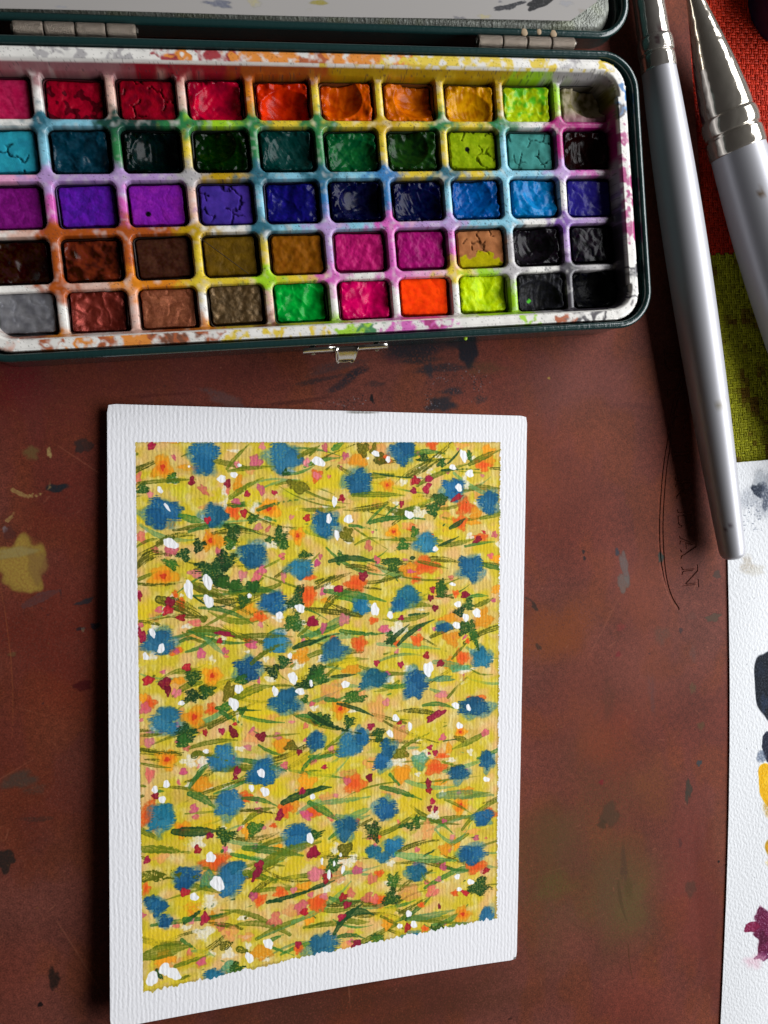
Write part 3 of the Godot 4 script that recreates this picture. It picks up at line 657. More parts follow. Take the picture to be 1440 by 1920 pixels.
	stroke("o",25.4,75.9,33.7,75.5,41,77.9,1.40); stroke("g",25.9,75.7,36.3,79.9,47.3,80.4,0.76); stroke("o",41,78.5,51.1,78.4,60.8,79.3,1.19); stroke("g",22.9,79.2,25.9,78.3,28,78.4,0.97); stroke("t",31.1,78.5,34.2,81.4,37.3,84.2,1.08)
	stroke("o",46.8,87.9,52.1,83.9,60.3,81.2,1.62); stroke("k",61.4,83.2,65.7,81.8,70.7,80.9,1.40); stroke("d",14.3,90.4,21.8,87.6,38.3,84.3,0.76); stroke("o",33.1,97.9,37.8,95,39.9,94,1.19); stroke("o",41,100.1,46.8,97.2,53.8,96.3,2.16)
	stroke("o",53.8,96.3,57.6,96.2,61.9,97,0.65); stroke("g",36.2,104.1,41.5,107.7,48.9,112.6,1.62); stroke("k",39.9,103.2,44.7,104.1,50,104.5,0.43); stroke("g",43.6,106.2,51.1,108.4,58.1,109.5,0.86); stroke("d",27.4,118.4,35.2,115.3,51.1,113.9,2.81)
	stroke("o",51.1,113.9,57.6,113.9,63.6,113.8,0.54); stroke("o",27.9,117.9,34.1,119,41.5,124.6,2.05); stroke("d",10.2,114.8,16.7,116.4,24.3,117.1,1.08); stroke("o",9.7,119.5,14.7,121,19.7,122,0.54); stroke("g",27.9,126.5,30,123.5,32.6,121.6,1.08)
	stroke("o",10.2,110.3,13.7,110.3,16.7,110.3,0.76); stroke("g",62.5,107.6,66.9,107.9,70.9,111.5,1.08); stroke("g",64.8,126.7,68.1,123.1,70.9,121.6,1.40); stroke("d",9.9,71.8,13.8,72.5,18.3,74.3,0.86); stroke("o",54.8,89.5,57,92.9,60.8,95.3,0.32)
	stroke("o",63,78.9,67.4,75.2,70.7,72,0.97); stroke("d",71.9,70.4,76.9,65,85.3,63.6,2.05); stroke("g",72.4,63.5,83.6,65.2,94.5,67.8,1.62); stroke("o",66.9,75.2,70.2,73.1,74.1,68.3,1.40); stroke("k",103.3,73.2,112.8,72.6,124.2,73.6,0.97)
	stroke("k",99.3,83.8,105.7,78.4,112.8,75.2,1.19); stroke("k",95.2,83.1,99.3,79.8,103.3,76.6,1.08); stroke("g",78.1,77.8,88.3,79.4,96.9,79.2,1.40); stroke("k",66.9,82.4,71.4,80.3,77.5,78.9,0.97); stroke("o",79.8,79,84.3,82.6,94.1,87,1.08)
	stroke("o",73.6,93.3,82.6,87.6,96.4,86.5,1.51); stroke("o",94.1,87,104.6,86.4,117.7,87,0.65); stroke("o",98.2,87.2,104.6,88.1,114.2,91.4,0.76); stroke("t",113,90.8,120.2,92.3,127,94.4,1.73); stroke("k",74.8,94.2,79.3,94.1,83.8,93.8,0.76)
	stroke("o",118.6,104.4,122.8,100,128.8,95.1,1.08); stroke("g",73.1,102.2,86.8,103.1,96.6,101.7,1.94); stroke("k",77.1,104.1,83.9,106.3,90.3,109.5,0.86); stroke("k",67,106.8,74.9,111.8,85.7,115.5,1.62); stroke("g",109,106.8,115,106.6,121.1,108.7,1.08)
	stroke("o",101.5,121.9,108.6,118.3,118.1,114.9,1.40); stroke("o",100.2,111.4,108.5,112.5,118.1,113.8,0.54); stroke("t",103.8,122.3,113.4,122.8,125,125.7,1.08); stroke("k",117,120.7,120.6,120.4,123.7,120.3,0.32); stroke("o",117.1,128.4,122.6,130.3,130,129.7,0.97)
	stroke("o",72.7,120.1,76,117.6,80,114.5,0.86); stroke("g",67.1,122.4,71.6,122.8,77.2,122.2,1.19); stroke("o",129,70.5,132,69.5,135.7,67.8,1.40); stroke("o",119.9,90,122.6,87.2,125.6,84.4,0.65); stroke("o",67.1,127.5,73.8,128.1,81.8,129.1,0.65)
	stroke("o",127.6,94.4,131.9,96.4,136.2,96.6,0.43); stroke("g",15.6,129.6,25.8,130.1,40.4,128.3,1.08); stroke("o",10.2,127.2,16.7,128.9,25.8,130.4,0.86); stroke("g",25.8,129.3,28.4,125.8,32,122.9,1.19); stroke("g",25.8,131.5,29.9,133.5,34.1,137.2,1.94)
	stroke("g",43.6,135,49.5,136.1,55.5,139,1.08); stroke("k",57.7,138.1,63.7,135.9,71,134.1,2.05); stroke("o",44.1,143.8,49,140.5,54.9,139.5,1.29); stroke("d",43.1,139.3,49.5,140,56.6,142.4,0.97); stroke("k",20.7,144.1,27.8,144.9,35.1,145.5,2.37)
	stroke("g",36.7,152.8,41.5,150.4,56.6,152.5,1.29); stroke("g",44.1,152.6,55,155.1,64.9,158,1.94); stroke("g",39.9,154.3,45.2,156.1,51.7,158.3,1.19); stroke("o",49.5,151.6,52.8,148.7,58.8,144.3,0.97); stroke("o",46.8,161.8,57.7,156.5,71.1,153.6,2.91)
	stroke("o",10.1,148.9,16.6,149.7,25.8,152,2.59); stroke("d",10,158.4,16.6,158.5,28.3,161,4.10); stroke("o",44.7,161.5,51.2,164.1,60.5,168.7,2.59); stroke("k",24.2,176.1,30.9,172.2,40.9,170.4,1.51); stroke("g",24.2,175,36.2,177.4,54.5,181.9,2.16)
	stroke("g",32.5,175.2,40.4,174.7,46.8,173.5,0.76); stroke("d",44.7,177.6,52.3,173.1,71.1,168.4,0.97); stroke("k",52.8,172.7,61.1,175,69.5,181.3,0.97); stroke("k",52.3,173.1,61.1,172.1,71.1,170.1,1.29); stroke("d",37.2,186.4,46.8,184.6,65.5,178.5,3.67)
	stroke("g",53.9,186.9,60.5,185.1,70.6,183.8,1.62); stroke("g",53.9,189.7,57.2,191.4,61.7,193.8,0.97); stroke("g",23.1,181.9,28.8,186.7,37.2,191.9,1.29); stroke("o",10.4,185.7,18,184.8,25.7,184.5,3.35); stroke("o",21,190.8,25.7,189.9,31.9,188.8,1.40)
	stroke("d",42.5,188.4,52.3,192.8,69,197.3,2.70); stroke("o",22.6,195.4,25.7,194.9,30.4,193.5,1.08); stroke("g",67.1,139,72.2,142.4,77.3,146.4,1.83); stroke("t",71.6,139.5,79.6,139.5,89.3,139,1.62); stroke("k",67.1,135.7,70.5,134.3,75,134.2,1.29)
	stroke("t",82.5,145.2,85.9,144.4,90,143.1,1.51); stroke("g",93.4,135.9,100.5,138.3,108.8,142,1.62); stroke("g",96.9,131.6,104.6,138.4,117.8,135.8,1.73); stroke("t",115.5,141.2,125.9,141.6,137.1,142.9,2.48); stroke("o",117.9,142.9,123.5,145.8,128.5,149.3,0.65)
	stroke("t",114.4,153.8,121.2,159.3,128.5,152.8,1.29); stroke("d",99.5,161,107.8,158.4,115.7,158.1,1.40); stroke("k",110.3,163.4,118.8,160.2,129.8,158.4,0.97); stroke("t",99.5,161.5,110.9,164.6,122.5,166.6,2.05); stroke("o",101.9,159.5,107.8,158.4,115.1,158.6,0.54)
	stroke("o",82.6,159,86,159.4,88.3,159.7,0.43); stroke("t",86.7,167.5,93.7,168.4,103.2,169,0.97); stroke("k",67.3,170.7,71.8,169.6,76.3,168.5,1.08); stroke("k",76.4,188.1,80.4,182.9,86.7,178.6,1.51); stroke("k",78.1,184.3,83.9,181.1,90.9,183.2,2.05)
	stroke("o",67.3,184.4,72.4,183.5,78.1,183.7,0.54); stroke("g",78.1,189.5,82.2,189.5,87.4,191.5,1.40); stroke("k",103.4,186.8,113,181.5,126.4,174.8,1.19); stroke("o",104.5,183.4,108.1,180.9,111.7,179.6,0.54); stroke("t",104.6,186.9,114.2,186.5,122.2,185.7,1.94)
	stroke("o",108.2,188,119.2,190.1,130.4,192.2,0.54); stroke("t",120.5,192.1,125.4,192.2,130.4,192.2,1.94); stroke("o",93.8,184.2,98.6,187.3,104,191.6,0.97); stroke("o",78.2,197.6,83.4,197.3,87.5,196.8,0.65); stroke("o",109.2,169.8,111.7,173.6,115.9,174.1,0.32)
	stroke("o",82.8,191.9,85.1,192.9,87.4,193.5,0.65)
	petal(13.8,13.3,1.3,1.6); petal(26.7,25.1,1.1,1.6); petal(45.2,29.2,1,1.3); petal(44.1,35.9,1.1,1.6); petal(31.9,38.2,1.2,1.1)
	petal(65.8,37.6,1.2,1.3); petal(38.6,25.8,1.1,1.6); petal(54.5,28.8,1.2,0.8); petal(105.1,24.2,1.6,1.6); petal(110.1,23.6,1.6,1.3)
	petal(109.5,27,1.3,2.2); petal(104.6,27.9,1.1,1.3); petal(100,32.7,1,1.2); petal(78.1,30.7,1.1,1.3); petal(131.6,43,1,0.5)
	petal(129.2,45.9,1.9,1.1); petal(86.1,58.5,1.6,1.6); petal(77.1,62.8,1.6,1.1); petal(121.1,30.4,2.4,1); petal(112.1,64,1.1,1.3)
	petal(124.7,66.3,1.1,1.1); petal(19.6,65.9,1.6,1.9); petal(18.9,68.5,1.9,1.6); petal(23.2,71.1,1.5,1.2); petal(9.7,63.2,1,1.6)
	petal(10.4,76.6,1.2,2.7); petal(24.9,88.1,1.5,1.5); petal(18,93.2,1.9,2.2); petal(18.8,95.7,1.1,1.9); petal(12.5,91.8,1.9,1.6)
	petal(36,79.6,1,1); petal(67.9,74.1,1.9,1.9); petal(31,110.9,0.8,1.3); petal(36.6,110.9,1,1.3); petal(40.4,111.4,1.3,2.4)
	petal(41,108.7,0.8,0.6); petal(50,113.8,1.9,1.6); petal(63.4,120.5,1.2,1); petal(37.6,77.2,3.2,0.9); petal(77.4,62.8,1.6,1.3)
	petal(111.5,67.1,1.2,1.2); petal(113.3,70.9,1.3,1.2); petal(124.7,66.3,1.7,1.3); petal(100.4,74.1,1.1,1); petal(91.2,90,1.1,1.1)
	petal(100.3,91.2,1.2,1.2); petal(110,88.3,1.1,1.5); petal(115.4,91.5,1.5,1.3); petal(100.2,112.6,1.2,0.8); petal(89.4,113.2,1.6,1.1)
	petal(113.9,110.9,3.8,1.4); petal(111.9,122.7,1,1.1); petal(114,124.9,1.1,1.1); petal(111.6,124.9,0.8,0.6); petal(68,74.4,1.9,1.3)
	petal(72.4,126.6,1.1,0.8); petal(89,131.5,1.2,1.1); petal(41.7,125.2,1.2,1.6); petal(41.2,127.6,0.8,0.8); petal(28.4,151.2,1.2,1.6)
	petal(14.6,131.1,1.2,1.2); petal(32.5,146.8,1.3,1.1); petal(56.6,142.4,1.3,2.2); petal(68.8,157.6,2.1,1.9); petal(49.5,159.4,1.6,1.6)
	petal(24.2,165.5,1.9,1.4); petal(30.9,175.8,1.6,2.2); petal(64.5,134.6,1.2,1.2); petal(63.3,190.1,1.3,1.2); petal(48.7,162.1,1.4,2.7)
	petal(11.8,152.8,1,1.5); petal(65.5,178.5,1.6,1.3); petal(89,132.1,1.1,1.6); petal(111.8,138.8,1.2,1.2); petal(111.5,136.1,1.1,1.9)
	petal(113.1,143,1,1.3); petal(112,145.6,0.9,1.2); petal(114.4,146.1,0.9,1.2); petal(68.3,157,1.9,2.4); petal(134.7,171.9,1.5,1.1)
	petal(73.5,167,1.6,2.2); petal(79.5,175,1.5,1.6); petal(81,178.1,1.5,1.3); petal(116.3,183.5,0.6,1.1); petal(126.5,179.6,1.7,1)
	petal(104,189.8,1.3,1.6); petal(85.1,193.5,2.2,1.6); petal(79,182.4,1.6,1.3)
	daub(16.5,28,0.8,1.3,-30); daub(18.7,33.7,0.5,1.7,-35); daub(19.9,46,2.7,1.5,25); daub(69.1,17.7,1.6,1.3,20); daub(36.6,24.2,1.5,1.3,0)
	daub(40.7,22.8,1.2,1,0); daub(42.6,19.5,0.8,0.6,0); daub(31.9,58.8,1.3,2.3,-20); daub(25.7,61.3,1.3,3,-8); daub(25.9,20.1,0.4,0.4,0)
	daub(70,17.9,2.4,1.4,30); daub(90.3,14.8,1.5,1,25); daub(94.9,16.8,0.9,1.2,0); daub(87.5,16.5,0.5,0.4,0); daub(123.3,15,1.3,2.5,-20)
	daub(119.2,19.3,1.3,1,15); daub(125.8,21.5,1.5,1.5,0); daub(121.7,26.7,1.2,1.6,-25); daub(75.6,31.8,0.9,1.9,0); daub(73.6,37.9,0.9,1.7,0)
	daub(80.6,38.1,1.6,1.6,0); daub(102.9,36.6,1.8,1.3,30); daub(76.5,43.7,0.9,1.9,-12); daub(113,49.1,1.1,1,0); daub(119.8,62.3,1.2,0.5,15)
	daub(25.7,61.6,1.4,3.3,-8); daub(32,59.4,1.5,2.5,-20); daub(32.2,65.8,1.5,2.4,-25); daub(63.5,69.3,1.9,1.4,35); daub(56.3,71.5,1.2,1.3,0)
	daub(13.9,75.9,0.9,1.7,-20); daub(16.7,81.3,1.1,1.7,15); daub(11.7,83.7,0.9,1.4,-20); daub(60,85.9,0.8,1.1,0); daub(61.1,93.9,1.5,2.4,-20)
	daub(54.9,98.2,1,1.9,-15); daub(63.6,98.8,1.7,1.2,20); daub(67.5,96,0.5,1.3,-20); daub(42.3,96.6,1.5,1.5,0); daub(40.7,101.7,1.6,2.4,-35)
	daub(23.2,100.2,1.1,0.8,0); daub(31.3,117.4,1,0.8,0); daub(50.1,126.8,1.2,1.8,-25); daub(46,64.4,0.8,0.8,0); daub(90.5,70.7,1.5,2.5,-10)
	daub(96.2,72.9,1.1,1.4,-20); daub(129.4,73.2,1.5,1.8,-35); daub(125.1,74.8,1.2,1.6,-20); daub(121.5,77.5,1.6,1.2,35); daub(122,69.7,1.3,1.2,0)
	daub(110.9,93.3,1.9,2.7,0); daub(79.9,97.3,1.5,1.3,0); daub(67.6,96.3,0.5,1.3,0); daub(98.7,110.7,1.1,1.6,-35); daub(96.6,116.3,1,1.6,-30)
	daub(104.1,114.2,0.8,1.6,-5); daub(121.7,107.6,1.6,1.1,40); daub(126.7,108.7,0.8,1.4,-25); daub(123.3,115.3,1.4,1.1,45); daub(119.8,62.2,1.1,0.6,15)
	daub(18.2,127.5,1.1,1.3,0); daub(14.5,129,1,1.3,0); daub(16.9,132.6,1.2,1.2,0); daub(46.7,131.7,0.9,1.3,-20); daub(51.4,133.5,1.3,1.9,-35)
	daub(32.8,154.5,1.6,1.9,-35); daub(35.1,164.1,2.1,3,-35); daub(27.3,167.6,1.6,1.2,40); daub(13.4,193.7,1.9,2.6,15); daub(17.5,191.2,1.8,2.2,0)
	daub(20.5,193.4,1.8,2.7,-40); daub(52.6,188.1,1.5,2.1,-35); daub(46,192,1.3,2.1,-30); daub(67.4,152,1.2,2.1,-15); daub(68.2,136.9,0.9,1.1,0)
	daub(134.3,136.6,1.4,0.9,25); daub(68.3,137.2,0.8,0.8,0); daub(74.3,166,0.7,1.9,0); daub(71.7,160.8,0.5,1.3,0); daub(79.4,164.9,0.7,1.6,10)
	daub(76.2,162.3,0.5,1,0); daub(78.5,159.3,0.5,0.8,0); daub(123.3,172.9,1.1,1.1,0); daub(128.6,175.6,1.5,1,20); daub(124.1,177.9,1.1,0.8,10)
	daub(104.4,184.7,1.1,1.4,-30); daub(106.4,189.1,1.1,1.5,-30); daub(101,188.9,1.1,0.9,20)
	taped = false
	patch(85.0, 0.3, 6.0, 0.5, Color("6a6a62"), 0.6, 0.5, 0.3, 0.0, 0.6)
	patch(147.6, 208.2, 1.0, 0.5, Color("4a4a46"), 0.7, 0.4, 0.3, 0.0, 0.4)
	var m := mat("ffffff", 0.75)
	m.metallic_specular = 0.3
	m.albedo_texture = ImageTexture.create_from_image(cv)
	# laid paper: wavering ribs along the card
	var bw := 1036
	var bh := 1461
	var bytes := PackedByteArray()
	bytes.resize(bw * bh)
	var fine := FastNoiseLite.new()
	fine.frequency = 0.055
	fine.seed = 21
	fine.fractal_octaves = 3
	for j in bh:
		for i in bw:
			var w := noise_a.get_noise_2d(i * 0.22, j * 0.11)
			var r := sin(i * TAU / 9.8 + 1.7 * w + 1.0 * noise_a.get_noise_2d(i * 0.9, j * 0.8))
			var amp := 0.7 + 0.5 * noise_b.get_noise_2d(i * 0.12, j * 0.1)
			bytes[j * bw + i] = int(clampf(0.5 + 0.26 * r * amp + 0.34 * fine.get_noise_2d(i * 2.0, j), 0, 1) * 255.0)
	relief(m, ImageTexture.create_from_image(Image.create_from_data(bw, bh, false, Image.FORMAT_L8, bytes)), 0.0105)
	var off := func(q: Vector2) -> Vector2:   # softened corners
		var p := q * Vector2(cw, ch) - Vector2(cw, ch) * 0.5
		var d := sd_round(p, Vector2(cw, ch) * 0.5, 1.4)
		if d > 0.0: p -= (p.abs() - Vector2(cw, ch) * 0.5 + Vector2(1.4, 1.4)).max(Vector2.ZERO).normalized() * d * p.sign()
		return p + Vector2(cw, ch) * 0.5
	var rise := func(u: float, v: float) -> float: return (2.5 + 5.0 * v) * pow(1.0 - u, 1.6) + 0.5
	var o := thing("painted_card", Vector3(-89.86, 0.0, -44.95), "white ribbed card painted with blue flowers and grasses on yellow, its left edge curling up", "painting")
	o.rotation.y = -0.10011
	part("painted_face", surf(60, 70, func(u: float, v: float):
		var q: Vector2 = off.call(Vector2(u, v))
		return Vector3(q.x, rise.call(u, v), q.y)), m, o)
	var bare_paper := mat("e4e4e6", 0.85)
	part("back_face", surf(60, 70, func(u: float, v: float):
		var q: Vector2 = off.call(Vector2(u, v))
		return Vector3(q.x, rise.call(u, v) - 0.42, q.y)), bare_paper, o)
	var ring := func(u: float) -> Vector2:
		var s := u * 4.0
		if s < 1.0: return Vector2(s, 0)
		if s < 2.0: return Vector2(1, s - 1.0)
		if s < 3.0: return Vector2(3.0 - s, 1)
		return Vector2(0, 4.0 - s)
	part("cut_edge", surf(240, 1, func(u: float, v: float):
		var q: Vector2 = ring.call(u)
		var p: Vector2 = off.call(q)
		return Vector3(p.x, rise.call(q.x, q.y) - v * 0.42, p.y)), bare_paper, o)

func make_tin() -> void:
	var green := mat("15302f", 0.24)
	green.clearcoat_enabled = true
	green.clearcoat = 0.5
	green.clearcoat_roughness = 0.1
	relief(green, noise_tex(FastNoiseLite.TYPE_SIMPLEX, 0.03, 256, 6), 0.006, 60.0)
	var steel := mat("9a958c", 0.24, 1.0)
	relief(steel, noise_tex(FastNoiseLite.TYPE_SIMPLEX, 0.05, 256, 16), 0.012, 120.0)
	var worn := mat("857a6e", 0.42, 0.9)
	relief(worn, noise_tex(FastNoiseLite.TYPE_SIMPLEX, 0.06, 256, 17), 0.03, 150.0)
	var tin := thing("paint_tin", Vector3(-13.8, 0, -104.75), "dark green metal paint tin lying open with worn hinges and a steel latch", "paint tin")
	var roll := []
	for k in 13:
		var a := PI * 1.25 * k / 12.0 - 0.25 * PI
		roll.append(Vector2(-1.0 + 1.25 * cos(a), 19.6 + 1.25 * sin(a)))
	var prof := [Vector2(-113, 0.05), Vector2(-3.0, 0.05), Vector2(-1.3, 0.5), Vector2(-0.8, 1.6), Vector2(-0.6, 9.0), Vector2(-0.5, 17.6)]
	prof.append_array(roll)
	prof.append_array([Vector2(-1.9, 17.5), Vector2(-2.0, 9.0), Vector2(-2.4, 1.6), Vector2(-113, 1.2)])
	part("body", loft(113, 47, 13, prof), green, tin)
	# lid, opened flat and leaning back on the board
	var lid := Node3D.new()
	lid.name = "lid"
	tin.add_child(lid)
	lid.position = Vector3(0, 15.6, -53.4) * MM
	lid.rotation.x = -deg_to_rad(3.4)
	var lid_roll := []
	for k in 13:
		var a := PI * 1.25 * k / 12.0 - 0.25 * PI
		lid_roll.append(Vector2(-1.1 + 1.3 * cos(a), 1.2 * sin(a)))
	var lp := [Vector2(-113, -9.0), Vector2(-3.0, -9.0), Vector2(-1.2, -8.4), Vector2(-0.7, -7.0), Vector2(-0.6, -1.4)]
	lp.append_array(lid_roll)
	lp.append_array([Vector2(-2.2, -1.6), Vector2(-2.4, -7.0), Vector2(-113, -7.6)])
	part("lid_shell", loft(114.2, 47, 13, lp), green, lid, Vector3(0, 0, -47.2))
	var pal := relief(mat("d4d6ce", 0.4, 0.0, true), noise_tex(FastNoiseLite.TYPE_CELLULAR, 0.05, 512, 9), 0.05, 45.0)
	part("lid_palette", surf(150, 66, func(u: float, v: float):
		var p := Vector2(lerpf(-109.2, 109.2, u), lerpf(-43.6, 43.6, v))
		var d := sd_round(p, Vector2(109.2, 43.6), 10.0)
		if d > 0.0:
			var q := p.abs() - Vector2(99.2, 33.6)
			p -= (q.normalized() * d) * p.sign()
		return Vector3(p.x, -1.6 - 3.0 * smoothstep(-1.5, 0.0, d), p.y), func(u: float, v: float, p: Vector3):
		var k := 0.75 + 0.35 * noise_b.get_noise_2d(p.x * 2.5, p.z * 2.5)
		var c := Color(0.62, 0.64, 0.6) * k
		if cells.get_noise_2d(p.x * 3.0, p.z * 3.0) < -0.8: c = c * 0.7
		return c.lerp(Color(0.35, 0.38, 0.2), clampf(noise_a.get_noise_2d(p.x * 0.7, p.z * 0.7) - 0.15, 0, 0.4))), pal, lid, Vector3(0, 0, -47.2))
	# hinges of four knuckles
	for hx in [-71.2, 73.3]:
		var h := Node3D.new()
		h.name = "hinge"
		tin.add_child(h, true)
		h.position = Vector3(hx, 17.8, -50.1) * MM
		for k in 4:
			var x := -17.6 + k * 8.8
			part("knuckle", turned(Vector3(x + 0.15, 0, 0), Vector3(x + 8.6, 0, 0), [Vector2(0, 0), Vector2(0, 1.8), Vector2(0.25, 2.1), Vector2(1, 2.15), Vector2(4.2, 2.12), Vector2(7.4, 2.15), Vector2(8.2, 2.1), Vector2(8.45, 1.8), Vector2(8.45, 0)], 24), worn, h)
		part("pin", turned(Vector3(-18.0, 0, 0), Vector3(18.0, 0, 0), [Vector2(0, 0), Vector2(0, 1.2), Vector2(36.0, 1.2), Vector2(36.0, 0)], 16), steel, h)
		var leafs := BoxMesh.new()
		leafs.size = Vector3(35, 5, 0.5) * MM
		part("leaf", leafs, worn, h, Vector3(0, -3.2, 2.4))
	# latch on the front wall
	var bright := mat("b8b4ac", 0.22, 1.0)
	var latch := Node3D.new()
	latch.name = "latch"
	tin.add_child(latch)
	latch.position = Vector3(2.3, 15.6, 47.6) * MM
	latch.scale = Vector3(0.98, 1.25, 1.1)
	for s in [-1, 1]:
		part("arm", surf(10, 3, func(u: float, v: float):
			var top: Vector2 = [Vector2(0, 1.0), Vector2(1.5, 1.0), Vector2(3.2, 1.1), Vector2(4.4, 1.3), Vector2(5.4, 1.8), Vector2(6.6, 1.9), Vector2(8.5, 1.8), Vector2(10.5, 1.8), Vector2(12.5, 1.8), Vector2(14.0, 1.6), Vector2(14.6, 0.9)][int(round(u * 10))]
			var bot: float = [-1.0, -1.0, -0.9, -0.4, 0.0, 0.1, 0.0, -0.1, -0.1, 0.0, 0.5][int(round(u * 10))]
			var z: float = [0.0, 0.8, 1.7, 0.8][int(round(v * 3))]
			return Vector3(top.x * s, top.y if v < 0.5 else bot, z)), bright, latch)
		var rv := SphereMesh.new()
		rv.radius = 1.5 * MM
		rv.height = 1.3 * MM
		rv.radial_segments = 20
		rv.rings = 10
		part("rivet", rv, bright, latch, Vector3(s * 11.0, -0.2, 0.4))
	# the tongue: a bent tab with a rolled lip that stands out from the wall
	for back in [0.0, 0.7]:
		part("tongue" if back == 0.0 else "tongue_back", surf(28, 24, func(u: float, v: float):
			var a := u * 2.0 - 1.0
			var wide := 4.4 * sqrt(maxf(1.0 - pow(maxf(0.0, (v - 0.35) / 0.7), 3.0), 0.1)) - 0.4 * sin(v * PI)
			var lip := exp(-pow((absf(a) - 0.86) / 0.13, 2.0)) + exp(-pow((v - 0.9) / 0.09, 2.0)) * (1.0 - absf(a) * 0.5)
			return Vector3(a * wide, 2.0 - 5.2 * pow(v, 1.3) - back * 0.8 + 0.25 * lip, 0.5 + 3.7 * pow(v, 0.75) + 0.45 * lip - 0.8 * smoothstep(0.9, 1.0, absf(a)) - 0.5 * smoothstep(0.95, 1.0, v) - back * 0.3)), bright, latch)
	for d in [[73.6, -54.4, 1.3], [79.0, -54.7, 1.0], [84.3, -54.2, 1.3]]:
		var chip := SphereMesh.new()
		chip.radius = d[2] * MM
		chip.height = 0.7 * MM
		part("paint_chip", chip, mat("a08a6c", 0.7), tin, Vector3(d[0], 16.5, d[1]))
	# dried paint on the rim
	for d in [[44.3, 47.05, 15.5, 0.7, "a8cc1c"], [-6.0, 46.6, 19.8, 0.0, "7a7a74"]]:
		if d[3] > 0.0:
			var b := SphereMesh.new()
			b.radius = d[3] * MM
			b.height = d[3] * 1.2 * MM
			part("paint_drop", b, mat(d[4], 0.4), tin, Vector3(d[0], d[2], d[1]))

const INK := {"w": "e6e3dc", "p": "e4a0c4", "P": "cc5cae", "m": "a41c70", "y": "dcc034", "Y": "b89414", "o": "dc8420", "O": "a8501c", "r": "9c1c2c", "g": "2f7a44", "G": "1c4038", "t": "2f6474", "c": "84c0d4", "b": "3474ac", "v": "74489c", "l": "b090c4", "n": "703a1c", "k": "3c383e", "e": "9ccc24", "a": "dcb4a4", "i": "aca8a8", "s": "a06c70", "q": "6a6020"}
const STAIN := ["sssssrrrOOOYYYYYYeiii", "wrwrararooyoyoyyYeeiq", "wwtcGGgegygyYygygwmmm", "wcctgGyGggggygyeccmmm", "wplllliYtctcbytycclPi", "wmPvPvavcbbbbbcbcbwvi", "waOOOOYwtclcPllccwvlk", "wnOnOnyYyYlmPmPoiklkk", "wwOaooyyeyPwPpyeiwkik", "wiwOaOwnaewmwoweekkkk", "wOowaOoynyewPPweeikkk"]
const RIM_TOP := "wwiwwwiwiwwiwwrowrroooooOOooooyoyyyyyyyywwyywiwwyw"
const RIM_LOW := "wawwOwowOooOnOnOwywwywwyweegwPPPmPwwwwwwewwOkwkwww"
const RIM_SIDE := "ywwbbkwwmwwmmmwmwmmmwwwkwwkww"

